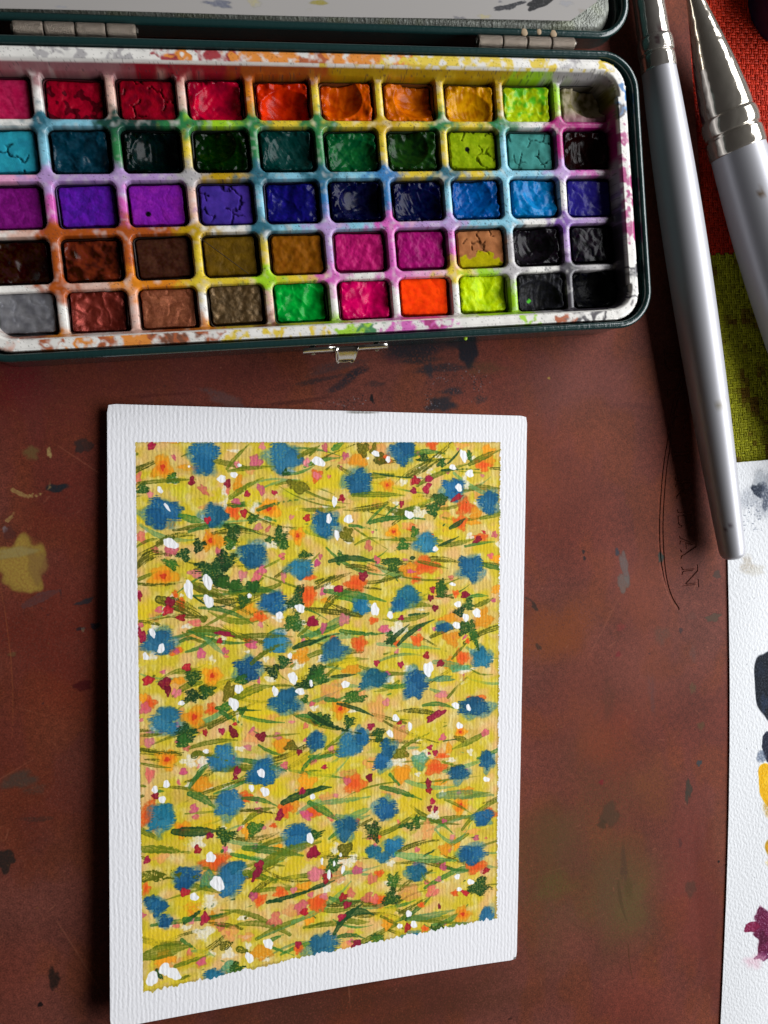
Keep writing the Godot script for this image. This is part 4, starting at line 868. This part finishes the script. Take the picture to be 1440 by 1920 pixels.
func make_tray() -> void:
	var cols := {}
	for k in INK: cols[k] = hexlin(INK[k])
	var hx := 108.4
	var hz := 44.1
	var place := func(u: float, v: float) -> Vector3:
		var p := Vector2(lerpf(-hx - 0.6, hx + 0.6, u), lerpf(-hz - 0.6, hz + 0.6, v))
		var outer := sd_round(p, Vector2(hx, hz), 9.5)
		if outer > 0.0:
			var q := (p.abs() - Vector2(hx - 9.5, hz - 9.5)).max(Vector2.ZERO)
			p -= q.normalized() * outer * p.sign()
			return Vector3(p.x, 20.2 - minf(outer * 12.0, 7.0), p.y)
		var q2 := Vector2(maxf((absf(p.x) - 103.5) / 1.4, 0.0), maxf((absf(p.y) - 38.3) / 3.0, 0.0))
		var d := q2.length()
		if absf(p.x) > 97.0 and absf(p.y) > 32.0:
			var c := (p.abs() - Vector2(98.0, 33.0)).max(Vector2.ZERO)
			d = maxf(0.0, (c.length() - 5.4) / 2.6)
		var y := 15.0 + 5.2 * smoothstep(0.0, 1.0, d) + 0.1 * noise_a.get_noise_2d(p.x, p.y)
		if d >= 1.0: y -= 0.5 * smoothstep(-0.9, 0.0, outer)
		if d < 0.25:
			var gx := (p.x + 105.95) / 21.19
			var gz := (p.y + 40.88) / 16.35
			var c := Vector2((floorf(gx) + 0.5) * 21.19 - 105.95, (floorf(gz) + 0.5) * 16.35 - 40.88)
			var w := sd_round(p - c, Vector2(9.2, 7.05), 2.3)
			var k := smoothstep(-0.75, 0.1, w)
			y = lerpf(5.6, y - 0.25 * (1.0 - smoothstep(0.0, 1.2, w)), k) if d <= 0.0 else lerpf(lerpf(5.6, y, k), y, d * 4.0)
		return Vector3(p.x, y, p.y)
	var ink := func(_u: float, _v: float, p: Vector3) -> Color:
		var n1 := noise_a.get_noise_2d(p.x * 2.2, p.z * 2.2)
		var n2 := noise_b.get_noise_2d(p.x * 1.1 + 70.0, p.z * 1.1)
		var n3 := noise_a.get_noise_2d(p.x * 9.0, p.z * 9.0)
		var white: Color = cols.w * (0.94 + 0.1 * n2)
		if p.y > 19.0:
			var row := ""
			var at := 0.0
			if absf(p.z) > 41.0:
				row = RIM_TOP if p.z < 0 else RIM_LOW
				at = (p.x + hx) / (2.0 * hx)
			elif p.x > 0:
				row = RIM_SIDE
				at = (p.z + hz) / (2.0 * hz)
			if row:
				var kf := clampf(at * row.length() - 0.5 + n1 * 1.5, 0.0, row.length() - 1.001)
				var c: Color = (cols[row[int(kf)]] as Color).lerp(cols[row[int(kf) + 1]], smoothstep(0.25, 0.75, kf - int(kf)))
				var amount := smoothstep(-0.55, 0.0, n2 + 0.35 * n1) * 0.95
				white = white.lerp(c, amount)
			if n3 > 0.5: white = white * 0.6
			return white
		var fx := clampf((p.x + 105.95) / 10.595 + n1 * 0.5, 0.0, 19.999)
		var fz := clampf((p.z + 40.88) / 8.175 + n2 * 0.5, 0.0, 9.999)
		var i := int(fx)
		var j := int(fz)
		var tx := smoothstep(0.15, 0.85, fx - i)
		var tz := smoothstep(0.15, 0.85, fz - j)
		var c: Color = (cols[STAIN[j][i]] as Color).lerp(cols[STAIN[j][i + 1]], tx).lerp((cols[STAIN[j + 1][i]] as Color).lerp(cols[STAIN[j + 1][i + 1]], tx), tz)
		var amount := clampf(1.08 + 0.6 * n1 + 0.4 * n2, 0.5, 1.0)
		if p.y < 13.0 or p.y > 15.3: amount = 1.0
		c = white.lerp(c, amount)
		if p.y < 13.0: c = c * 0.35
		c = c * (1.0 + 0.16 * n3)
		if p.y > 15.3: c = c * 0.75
		var dirt := smoothstep(0.46, 0.58, n3 + 0.25 * n2 + 0.1 * p.x / 106.0)
		return c.lerp(Color(0.03, 0.03, 0.035), dirt * 0.7)
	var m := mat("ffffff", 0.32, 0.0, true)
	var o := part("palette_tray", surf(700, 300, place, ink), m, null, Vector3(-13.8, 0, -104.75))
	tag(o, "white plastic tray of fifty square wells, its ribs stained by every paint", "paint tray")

# Each pan: colour, fleck colour, surface (f flat, c cracked, h hollowed, l lumpy, r rough, e emptied), finish (g glossy, s satin, m matte, k metallic), words
const PANS := [
	["b01648 c02858 f m pinkish-red", "9c0a24 5a0a18 w s crimson", "980a20 6a0818 c s cracked-crimson", "c00430 900428 h g wet-carmine", "d8300a a81c08 h g scarlet", "d85c0c b8400a h g deep-orange", "d86e0a b05006 h g amber", "dc9c0a b87408 h g golden-yellow", "b8d016 3cb420 l g green-flecked-lime", "b0a488 6c6430 e s nearly-empty-cream"],
	["2ca0b4 2890a8 c m pale-turquoise", "0a2c3a 163c4c l g dark-petrol", "06100f 0c1c1a h g blackish-green", "081a0c 10280c h g very-dark-green", "0c302c 123c38 h g deep-viridian", "0c4a26 14602c h g emerald", "1e4416 122c10 h g forest-green", "84a00c 98b010 d m olive-lime", "48948c 3c8078 d m cracked-sea-green", "160208 1e040c h g blackish-crimson"],
	["6c1268 7c1a78 f s dull-magenta", "501c98 641eac f s bluish-purple", "7c1ca0 8e24a8 f s bright-purple", "4a329a 3c2a88 c m cracked-lavender", "10105a 1c1878 l g ultramarine", "0a0c28 12143c h g near-black-blue", "0a0c30 10143e h g indigo", "0c4890 0c5ca8 h g cobalt", "0c6cb0 1080c0 l g cerulean", "221c78 2c2488 f g violet-blue"],
	["200c08 2c1410 l g dark-umber", "6a2818 30140c l g red-brown", "3c2018 4a2c20 f g chocolate", "6c5010 5c4410 f s scratched-olive-ochre", "8c5410 7a440c r m rough-ochre", "c41c70 a8145c r s rose-pink", "b01474 8c0e5c r s fuchsia", "b47448 a0643c d m cracked-flesh-beige", "141014 201c22 h g black-violet", "0c080e 140e18 f g purplish-black"],
	["8c8c90 74747a f k silver", "8c3428 742418 l k copper-red", "8c4c30 a05c3c f k copper", "5c482c 6c5434 r k bronze", "0aa034 067c28 l g bright-green", "d0085a a80648 l g hot-pink", "ff4400 f03800 f m neon-orange", "c4dc0a a4c40a l s neon-yellow", "18181a 222226 h s green-flecked-charcoal", "0a0a0c 121214 h s black"],
]

func make_pans() -> void:
	var finish := {}
	var wrinkle := noise_tex(FastNoiseLite.TYPE_SIMPLEX, 0.035, 256, 31, 4)
	var grit := noise_tex(FastNoiseLite.TYPE_SIMPLEX, 0.12, 256, 32, 3)
	var g := relief(mat("ffffff", 0.24, 0.0, true), wrinkle, 0.0025, 60.0)
	g.metallic_specular = 0.24
	finish.g = g
	finish.s = relief(mat("ffffff", 0.4, 0.0, true), wrinkle, 0.006, 80.0)
	finish.s.metallic_specular = 0.2
	finish.m = relief(mat("ffffff", 0.75, 0.0, true), grit, 0.004, 90.0)
	finish.m.metallic_specular = 0.16
	finish.k = relief(mat("ffffff", 0.38, 0.55, true), grit, 0.007, 110.0)
	var ordinal := ["leftmost", "second from left", "third from left", "fourth from left", "fifth from left", "fifth from right", "fourth from right", "third from right", "second from right", "rightmost"]
	var rows := ["top", "second", "middle", "fourth", "bottom"]
	for j in 5:
		for i in 10:
			var e: PackedStringArray = PANS[j][i].split(" ")
			var at := Vector3(-13.8 - 105.95 + 21.19 * (i + 0.5), 5.7, -104.75 - 40.88 + 16.35 * (j + 0.5))
			if j == 0: at.z += 1.0
			if j == 4: at.z -= 0.8
			at.x += 0.25 * sin(i * 3.7 + j * 2.1)
			at.z += 0.2 * sin(i * 1.9 + j * 4.3)
			var o := thing("paint_pan", at, "%s watercolour pan, %s in the %s row of the tin" % [e[4].replace("-", " "), ordinal[i], rows[j]], "paint pan", "watercolour pans in the tray")
			o.rotation.y = 0.025 * sin(i * 5.1 + j * 7.7)
			var c1 := hexlin(e[0])
			var c2 := hexlin(e[1])
			part("pan_cup", loft(8.85, 6.75, 1.8, [Vector2(-8, 0), Vector2(-0.5, 0), Vector2(0, 0.6), Vector2(0.15, 6.9), Vector2(-0.35, 6.9), Vector2(-0.5, 0.8), Vector2(-8, 0.8)]), cup_mat(e[0]), o)
			var k := j * 10 + i
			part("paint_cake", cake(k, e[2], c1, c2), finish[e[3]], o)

func cup_mat(h: String) -> StandardMaterial3D:
	var c := Color(h).lerp(Color("181818"), 0.6)
	return mat(c.to_html(false), 0.4)

func cake(k: int, kind: String, c1: Color, c2: Color) -> ArrayMesh:
	var s := k * 53.7
	var hx := 8.55
	var hz := 6.5
	var lean := Vector2(0.42 * sin(k * 2.3), 0.36 * cos(k * 1.7))
	var deep := 0.75 + 0.3 * sin(k * 5.3)
	var drag := k * 1.31
	var top := 7.5 + 0.25 * sin(k * 4.1)
	var f := func(u: float, v: float) -> Vector3:
		var a := u * 2.0 - 1.0
		var b := v * 2.0 - 1.0
		# pull the square grid's corners in to a rounded square
		var x := a * hx
		var z := b * hz
		var d := sd_round(Vector2(x, z), Vector2(hx, hz), 1.6)
		if d > 0.0:
			var q := (Vector2(absf(x), absf(z)) - Vector2(hx - 1.6, hz - 1.6)).max(Vector2.ZERO)
			var back := q.normalized() * d
			x -= back.x * signf(x)
			z -= back.y * signf(z)
			d = 0.0
		var n1 := noise_a.get_noise_2d(x * 1.6 + s, z * 1.6)
		var crest := pow(1.0 - absf(noise_a.get_noise_2d(x * 1.1 + s + 31.0, z * 1.1)), 9.0)
		var n2 := noise_b.get_noise_2d(x * 1.9 + s, z * 1.9)
		var bowl := clampf(1.0 - (Vector2(a, b) - lean).length_squared() * 1.05, 0.0, 1.0)
		var ragged := smoothstep(0.55, 0.95, maxf(absf(a), absf(b)))
		var y := top
		match kind:
			"f": y += 0.22 * n1 + 0.05 * n2 - 0.12 * crest - 0.35 * bowl
			"w": y += 0.35 * n1 + 0.1 * n2 - 0.2 * crest - 0.5 * bowl
			"c", "d":
				var w := (0.75 if kind == "c" else 1.15)
				var crack := cells.get_noise_2d(x * w + s + 1.1 * n1, z * w + 1.1 * n2)
				crack += 0.3 * smoothstep(-0.05, 0.25, noise_a.get_noise_2d(x * 1.1 + s + 9.0, z * 1.1))   # many cracks close up again
				y += 0.18 * n1 + 0.06 * n2 - 0.55 * (1.0 - smoothstep(-0.99, -0.9, crack)) - 0.25 * bowl
			"h": y += -3.9 * deep * pow(bowl, 0.75) + 0.16 * noise_a.get_noise_2d((x * cos(drag) + z * sin(drag)) * 5.0 + s, (z * cos(drag) - x * sin(drag)) * 0.9) + 0.8 * n1 * (0.15 + ragged) + 0.16 * crest + 0.4 * n2 * (0.05 + 1.5 * ragged) + 0.5 * ragged
			"l": y += 0.8 * noise_a.get_noise_2d(x * 0.9 + s, z * 0.9) + 0.35 * n1 + 0.12 * n2 + 0.2 * crest - 1.4 * bowl + 0.3 * ragged * n2
			"r": y += 0.35 * n1 + 0.25 * n2 - 0.3 * bowl
			"e": y += -4.8 * pow(bowl, 0.6) + 0.4 * n1 + 0.5 * ragged * n2
		y -= 5.4 * smoothstep(-0.5, 0.0, d) * (0.9 + 0.2 * n1)
		return Vector3(x + 0.25 * n2 * ragged, y, z + 0.25 * n1 * ragged)
	var hole := Vector2(99, 99)
	if k == 17: hole = Vector2(-1.9, -0.4)
	if k == 22: hole = Vector2(-3.0, 2.6)
	var tint := func(_u: float, _v: float, p: Vector3) -> Color:
		var n1 := noise_a.get_noise_2d(p.x * 2.4 + s, p.z * 2.4)
		var n2 := noise_b.get_noise_2d(p.x * 5.0 + s, p.z * 5.0)
		var c := c1.lerp(c2, clampf(0.4 + 1.3 * n1 + 0.5 * n2, 0.0, 1.0))
		if kind == "c" or kind == "d":
			var w := (0.75 if kind == "c" else 1.15)
			var m1 := noise_a.get_noise_2d(p.x * 1.6 + s, p.z * 1.6)
			var m2 := noise_b.get_noise_2d(p.x * 1.9 + s, p.z * 1.9)
			var crack := cells.get_noise_2d(p.x * w + s + 1.1 * m1, p.z * w + 1.1 * m2) + 0.3 * smoothstep(-0.05, 0.25, noise_a.get_noise_2d(p.x * 1.1 + s + 9.0, p.z * 1.1))
			c = c * lerpf(0.45, 1.0, smoothstep(-0.98, -0.9, crack))
		if kind == "l" and k == 8: c = c1.lerp(c2, smoothstep(-0.1, 0.6, n1 + 0.05 - p.z * 0.07) * 0.85)
		if k == 1: c = c1.lerp(Color(0.02, 0.002, 0.005), smoothstep(0.16, 0.3, n1 + 0.04 * p.z) * 0.8)
		if k == 37: c = c.lerp(hexlin("b4a80c"), smoothstep(0.0, 0.6, p.z - 1.2 + 2.5 * n1 - 0.12 * absf(p.x) * absf(p.x) * 0.3))
		if k == 48: c = c.lerp(hexlin("4cb828"), smoothstep(0.5, 0.2, Vector2(p.x + 3.2, (p.z - 2.6) * 1.6).length() - 0.9 + 2.0 * n1))
		if k == 9: c = c.lerp(hexlin("b06090"), smoothstep(1.0, 5.0, p.z) * 0.5)
		c = c.lerp(Color(0.005, 0.005, 0.006), smoothstep(0.2, 0.0, (p * Vector3(1, 0, 1)).distance_to(Vector3(hole.x, 0, hole.y)) - 0.75))
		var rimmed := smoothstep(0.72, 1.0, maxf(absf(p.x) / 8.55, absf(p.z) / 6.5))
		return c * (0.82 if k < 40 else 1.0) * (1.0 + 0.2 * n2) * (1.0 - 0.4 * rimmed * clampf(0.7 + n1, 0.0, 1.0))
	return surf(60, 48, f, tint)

func make_brushes() -> void:
	var silver := mat("b6b6ba", 0.44, 0.28, true)
	silver.clearcoat_enabled = true
	silver.clearcoat = 0.15
	silver.clearcoat_roughness = 0.25
	var chrome := relief(mat("d2ccc2", 0.12, 0.8, true), noise_tex(FastNoiseLite.TYPE_SIMPLEX, 0.012, 256, 40, 2), 0.02, 40.0)
	var stained := func(spots: Array) -> Callable:
		return func(u: float, _v: float, p: Vector3) -> Color:
			var c := Color(0.92, 0.92, 0.93)
			for s in spots:
				var d := Vector2(p.z - s[1], (p.x - s[0]) * 1.6).length() + 0.8 * noise_a.get_noise_2d(p.x * 9.0, p.z * 9.0)
				c = c.lerp(hexlin(s[3]), (1.0 - smoothstep(s[2] - 0.4, s[2] + 0.3, d)) * float(s[4]))
			return c
	# the nearer brush: handle points at the viewer, its tip raised a little
	var a := Vector3(115.4, 8.3, -152.5)
	var b := Vector3(134.9, 8.6, 31.5)
	var o := thing("paintbrush", Vector3.ZERO, "slim silver handled brush along the board's right edge, its handle end over the paper", "paintbrush", "silver handled brushes")
	var keys := smooth_profile([Vector2(0, 6.0), Vector2(14, 6.6), Vector2(40, 7.4), Vector2(68, 7.7), Vector2(100, 7.4), Vector2(135, 6.6), Vector2(165, 5.5), Vector2(181, 4.85)], 14)
	keys.append_array([Vector2(183, 4.6), Vector2(184.2, 3.9), Vector2(185, 2.6), Vector2(185.3, 0.0)])
	part("handle", turned(a, b, keys, 56, stained.call([[127.5, -28.0, 2.0, "8c7818", 0.6], [130.5, -30.0, 0.7, "8c6418", 0.7], [131.0, 17.5, 0.8, "5c1c40", 0.7], [129.5, 19.0, 0.6, "6c2048", 0.7], [119.0, -92.0, 0.35, "303030", 0.8], [126.5, -104.0, 0.5, "a09060", 0.6]])), silver, o)
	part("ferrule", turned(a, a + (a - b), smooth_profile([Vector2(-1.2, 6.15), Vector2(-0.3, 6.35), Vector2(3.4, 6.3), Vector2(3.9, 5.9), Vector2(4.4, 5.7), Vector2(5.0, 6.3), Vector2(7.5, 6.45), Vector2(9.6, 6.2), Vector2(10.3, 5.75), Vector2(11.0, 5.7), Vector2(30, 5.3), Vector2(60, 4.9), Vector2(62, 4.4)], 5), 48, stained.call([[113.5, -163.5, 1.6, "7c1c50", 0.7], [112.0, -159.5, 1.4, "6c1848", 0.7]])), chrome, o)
	part("bristles", turned(a, a + (a - b), smooth_profile([Vector2(61, 4.3), Vector2(75, 4.6), Vector2(90, 2.6), Vector2(98, 0.1)], 8), 32), mat("2a1a12", 0.6), o)
	# the larger mop brush on the placemat
	var c := Vector3(146.0, 9.0, -123.5)
	var d := Vector3(184.0, 9.5, 12.0)
	var big := thing("paintbrush", Vector3.ZERO, "thick silver handled mop brush with a flaring ferrule lying on the woven placemat", "paintbrush", "silver handled brushes")
	var hk := smooth_profile([Vector2(0, 9.7), Vector2(12, 10.2), Vector2(40, 10.8), Vector2(80, 9.8), Vector2(130, 7.0), Vector2(150, 5.6)], 12)
	hk.append_array([Vector2(151.5, 5.0), Vector2(152.6, 3.6), Vector2(153, 0)])
	part("handle", turned(c, d, hk, 56, stained.call([[147.4, -103.8, 1.15, "8c6414", 0.9], [146.9, -105.4, 0.7, "8c6414", 0.9], [152.0, -113.0, 0.35, "202020", 0.8]])), silver, big)
	var e := (Vector3(130.3, 10.5, -176.5) - c).normalized()
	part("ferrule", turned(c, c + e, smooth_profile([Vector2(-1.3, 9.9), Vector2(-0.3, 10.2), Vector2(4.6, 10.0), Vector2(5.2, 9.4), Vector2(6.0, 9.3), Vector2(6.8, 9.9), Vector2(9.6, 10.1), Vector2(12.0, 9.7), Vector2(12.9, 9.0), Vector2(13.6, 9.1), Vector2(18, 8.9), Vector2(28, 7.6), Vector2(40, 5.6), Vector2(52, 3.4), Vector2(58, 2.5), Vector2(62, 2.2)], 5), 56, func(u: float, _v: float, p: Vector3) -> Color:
		var col := Color(0.92, 0.9, 0.86)
		# a pinkish reflection down the left of the cone, painted into its colour
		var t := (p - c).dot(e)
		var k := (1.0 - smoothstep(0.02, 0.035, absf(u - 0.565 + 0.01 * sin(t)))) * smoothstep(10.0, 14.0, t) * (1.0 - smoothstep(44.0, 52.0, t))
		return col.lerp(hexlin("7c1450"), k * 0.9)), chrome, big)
	part("bristles", turned(c, c + e, smooth_profile([Vector2(61, 2.2), Vector2(70, 4.6), Vector2(85, 4.2), Vector2(100, 0.1)], 8), 32), mat("2a1a12", 0.6), big)

func make_placemat() -> void:
	var mat_o := thing("placemat", Vector3(0, -3.4, 0), "woven placemat half red and half olive green under the brushes", "placemat")
	var back := BoxMesh.new()
	back.size = Vector3(200, 0.5, 330) * MM
	part("backing", back, mat("1c0806", 0.9), mat_o, Vector3(229, 0.25, -95))
	var yarn := surf(6, 4, func(u: float, v: float):
		var a := v * 2.0 - 1.0
		return Vector3((u - 0.5) * 3.7, 0.05 + 0.95 * sin(u * PI) + 0.28 * (1.0 - a * a), (v - 0.5) * 1.6))
	var pitch := 1.95
	for half in 2:
		var mm := MultiMesh.new()
		mm.transform_format = MultiMesh.TRANSFORM_3D
		mm.use_colors = true
		mm.mesh = yarn
		var z0 := -200.0 if half == 0 else -86.2
		var nz := 58 if half == 0 else 48
		var nx := 46
		var where := []
		for j in nz:
			for i in nx:
				where.append(Vector3i(i, j, (i + j) % 2))
		mm.instance_count = where.size() + where.size()
		var at := 0
		for w in where:
			var x: float = 130.0 + w.x * pitch
			var z: float = z0 + w.y * pitch
			var b := Basis() if w.z == 0 else Basis(Vector3.UP, PI / 2)
			for s in [-1, 1]:
				var off := Vector3(0, 0, s * 0.47) if w.z == 0 else Vector3(s * 0.47, 0, 0)
				b = b.scaled_local(Vector3(1, 1, 1))
				var tf := Transform3D(b * Basis.from_scale(Vector3(1, 1.0 + 0.15 * rng.randf_range(-1, 1), 0.5)), (Vector3(x, 0.5, z) + off + Vector3(rng.randf_range(-0.06, 0.06), 0, rng.randf_range(-0.06, 0.06))) * MM)
				mm.set_instance_transform(at, tf)
				var c := hexlin("b4280a" if half == 0 else "9a9a18") * rng.randf_range(0.75, 1.2)
				if half == 1:
					var n := noise_a.get_noise_2d(x * 0.9, z * 0.9)
					c = c.lerp(hexlin("5c2008"), clampf(n * 2.2 - 0.35, 0, 0.75))
				mm.set_instance_color(at, c)
				at += 1
		var o := MultiMeshInstance3D.new()
		o.name = "red_weave" if half == 0 else "green_weave"
		o.multimesh = mm
		var m := mat("ffffff", 0.6, 0.0, true)
		m.metallic_specular = 0.3
		o.material_override = m
		o.set_meta("kind", "stuff")
		mat_o.add_child(o)

func make_swatch_sheet() -> void:
	canvas(70, 250, 5.0, 118, -10)
	cv.fill(Color("dcdee0"))
	for k in 60:
		patch(rng.randf_range(140, 180), rng.randf_range(-8, 235), rng.randf_range(0.1, 0.25), rng.randf_range(0.1, 0.25), Color("404048"), 0.7, 0.3)
	patch(154.5, 9.0, 8.0, 9.0, Color("8c929c"), 0.5, 0.5, 0.4, 0.1, 0.8)
	patch(152.8, 6.5, 2.6, 2.8, Color("2c3442"), 0.95, 0.15, 0.3, 0.1, 0.4)
	patch(156.5, 9.0, 3.0, 5.0, Color("4a5262"), 0.75, 0.3, 0.4, 0.0, 0.7)
	patch(154.0, 2.0, 3.0, 3.4, Color("9aa0a6"), 0.5, 0.4, 0.4, 0.4, 0.4)
	for k in 40:
		patch(150.0 + rng.randf_range(-4.5, 4.0), 14.0 + rng.randf_range(-3.5, 9.0), rng.randf_range(0.15, 0.8), rng.randf_range(0.12, 0.35), Color("5c6474"), rng.randf_range(0.3, 0.8), 0.3, 0.4, 0.0, 0.6)
	patch(146.5, 36.0, 3.0, 3.6, Color("a89c88"), 0.5, 0.6, 0.4, 0.0, 0.6)
	patch(150.5, 39.0, 5.0, 2.0, Color("c4c0b4"), 0.6, 0.6, 0.4, 0.0, 0.6)
	# wet colours along the right
	patch(153.2, 87.0, 6.0, 15.0, Color("0c121c"), 0.98, 0.05, 0.16, 0.0, 0.2)
	patch(152.6, 112.0, 3.6, 6.0, Color("141a2c"), 0.97, 0.06, 0.25, 0.0, 0.2)
	patch(148.4, 116.0, 2.2, 2.6, Color("6c788c"), 0.8, 0.25, 0.3, 0.1, 0.5)
	patch(151.0, 130.0, 3.8, 12.0, Color("e0a808"), 0.97, 0.05, 0.2, 0.0, 0.25, -0.25)
	patch(154.0, 158.0, 6.0, 9.0, Color("c89410"), 0.95, 0.08, 0.2, 0.1, 0.3)
	patch(147.0, 190.0, 8.0, 9.0, Color("5c0c34"), 0.97, 0.05, 0.35, 0.1, 0.4)
	patch(139.5, 187.0, 3.6, 2.3, Color("78143c"), 0.96, 0.06, 0.2, 0.1, 0.35)
	patch(144.0, 200.5, 3.4, 2.0, Color("58103c"), 0.9, 0.12, 0.5, 0.1, 0.5)
	patch(140.0, 202.0, 5.0, 3.0, Color("d8a8b8"), 0.5, 0.7, 0.4, 0.0, 0.4)
	for e in [[151.5, 94.0, "2a3850"], [150.5, 80.0, "1a2434"], [151.5, 126.0, "f0c438"], [150.0, 138.0, "b88410"], [149.0, 186.0, "8a2450"], [144.0, 193.0, "3c0820"], [150.5, 160.0, "e4b840"]]:
		patch(e[0], e[1], 2.2, 3.6, Color(e[2]), 0.6, 0.6, 0.4, 0.0, 0.8)
	var m := mat("ffffff", 0.8)
	m.metallic_specular = 0.3
	m.albedo_texture = ImageTexture.create_from_image(cv)
	var n := FastNoiseLite.new()
	n.frequency = 0.07
	n.seed = 50
	n.fractal_octaves = 3
	relief(m, ImageTexture.create_from_image(n.get_image(700, 1900, false, false, true)), 0.016)
	var o := thing("paper_sheet", Vector3.ZERO, "rough white watercolour paper with black, yellow and maroon blots overlapping the board's right edge", "paper")
	var left := func(v: float) -> float: return lerpf(139.6, 121.0, v) + 3.4 * sin(v * PI) 
	var sheet := func(u: float, v: float) -> Vector3:
		var x: float = lerpf(left.call(v), 188.0 + 0.0 * v, u)
		var z := lerpf(-5.2, 240.0, v) + 0.6 * u
		return Vector3(x, 0.6 + 1.3 * sin(u * 2.4) * (0.5 + 0.5 * sin(v * 9.0 + u * 3.0)) + 0.5 * sin(v * 13.0 + 1.0) * u, z)
	var face := surf(40, 120, sheet)
	# lay the picture on by place, not by grid
	var arr := face.surface_get_arrays(0)
	var uv: PackedVector2Array = arr[Mesh.ARRAY_TEX_UV]
	var pos: PackedVector3Array = arr[Mesh.ARRAY_VERTEX]
	for k in uv.size():
		uv[k] = Vector2((pos[k].x / MM - 118.0) / 70.0, (pos[k].z / MM + 10.0) / 250.0)
	arr[Mesh.ARRAY_TEX_UV] = uv
	var fm := ArrayMesh.new()
	fm.add_surface_from_arrays(Mesh.PRIMITIVE_TRIANGLES, arr)
	part("paper_face", fm, m, o)
	part("paper_back", surf(40, 120, func(u: float, v: float): return sheet.call(u, v) - Vector3(0, 0.35, 0)), mat("dcdcdc", 0.9), o)
	part("left_edge", surf(1, 120, func(u: float, v: float): return sheet.call(0.0, v) - Vector3(0, 0.35 * u, 0)), mat("e4e4e4", 0.9), o)
	part("top_edge", surf(40, 1, func(u: float, v: float): return sheet.call(u, 0.0) - Vector3(0, 0.35 * v, 0)), mat("e4e4e4", 0.9), o)

func make_small_things() -> void:
	# loose paper lying in the lid
	canvas(220, 92, 4.0, -120, -254)
	cv.fill(Color("9c9894"))
	for k in 46:
		var c: String = ["8a8c94", "6c7080", "a09c8c", "8c8478", "b0a060", "4a4a54"][k % 6]
		patch(rng.randf_range(-115, 88), rng.randf_range(-200, -162), rng.randf_range(0.6, 4.5), rng.randf_range(0.4, 1.4), Color(c), rng.randf_range(0.25, 0.7), 0.4, 0.4, 0.2, 0.6)
	patch(55, -167.8, 6.0, 0.9, Color("2a2a2e"), 0.9, 0.15, 0.4, 0.0, 0.3, -0.25)
	patch(66, -169.2, 5.5, 1.6, Color("141416"), 0.95, 0.1, 0.35, 0.0, 0.3, -0.3)
	patch(-10, -167.0, 3.0, 0.8, Color("8a7c20"), 0.7, 0.3)
	patch(-42, -165.4, 4.0, 1.2, Color("5c6070"), 0.8, 0.3, 0.4, 0.2)
	var m := mat("ffffff", 0.8)
	m.albedo_texture = ImageTexture.create_from_image(cv)
	var o := thing("scrap_paper", Vector3.ZERO, "grey stained paper lying loose in the open lid of the tin", "paper")
	var spread := func(u: float, v: float) -> Vector3:
		var z := lerpf(-246.0, lerpf(-161.2, -163.4, u), v)
		var right := 88.0 if v < 0.915 else lerpf(88.0, 77.0, (v - 0.915) / 0.085)
		var x := lerpf(-118.0, right, u)
		return Vector3(x, 15.6 - (-158.0 - z) * 0.06 + 0.5 + 0.5 * pow(u, 6.0) + 0.3 * sin(u * 9.0) * v + 0.3, z)
	var face := surf(60, 48, spread)
	var arr := face.surface_get_arrays(0)
	var uv: PackedVector2Array = arr[Mesh.ARRAY_TEX_UV]
	var pos: PackedVector3Array = arr[Mesh.ARRAY_VERTEX]
	for k in uv.size():
		uv[k] = Vector2((pos[k].x / MM + 120.0) / 220.0, (pos[k].z / MM + 254.0) / 92.0)
	arr[Mesh.ARRAY_TEX_UV] = uv
	var fm := ArrayMesh.new()
	fm.add_surface_from_arrays(Mesh.PRIMITIVE_TRIANGLES, arr)
	part("paper_face", fm, m, o)
	part("paper_back", surf(60, 48, func(u: float, v: float): return spread.call(u, v) - Vector3(0, 0.2, 0)), mat("a8a4a0", 0.9), o)
	# a stray hair across the ochre pan
	var h := part("hair", turned(Vector3(-58.7, 14.6, -97.1), Vector3(-40.6, 14.5, -82.2), [Vector2(0, 0.02), Vector2(0.5, 0.1), Vector2(12, 0.13), Vector2(23, 0.1), Vector2(23.4, 0.02)], 6), mat("241a10", 0.5))
	tag(h, "thin dark hair lying diagonally across the scratched olive ochre pan", "hair")
	# a dark blue lidded pot at the top right corner
	var pot := thing("paint_pot", Vector3(180.5, -2.2, -183.5), "dark blue round pot cut off by the photo's top right corner", "pot")
	part("body", turned(Vector3.ZERO, Vector3(0, 1, 0.0001), [Vector2(0, 0), Vector2(0, 17.5), Vector2(0.8, 18.2), Vector2(9.0, 18.4), Vector2(9.4, 18.0)], 64), mat("0a1030", 0.45), pot)
	part("lid", turned(Vector3.ZERO, Vector3(0, 1, 0.0001), [Vector2(9.2, 18.0), Vector2(9.4, 19.3), Vector2(14.5, 19.4), Vector2(15.6, 18.8), Vector2(16.0, 17.4), Vector2(15.2, 15.0), Vector2(15.2, 0)], 64), mat("0c1438", 0.4), pot)
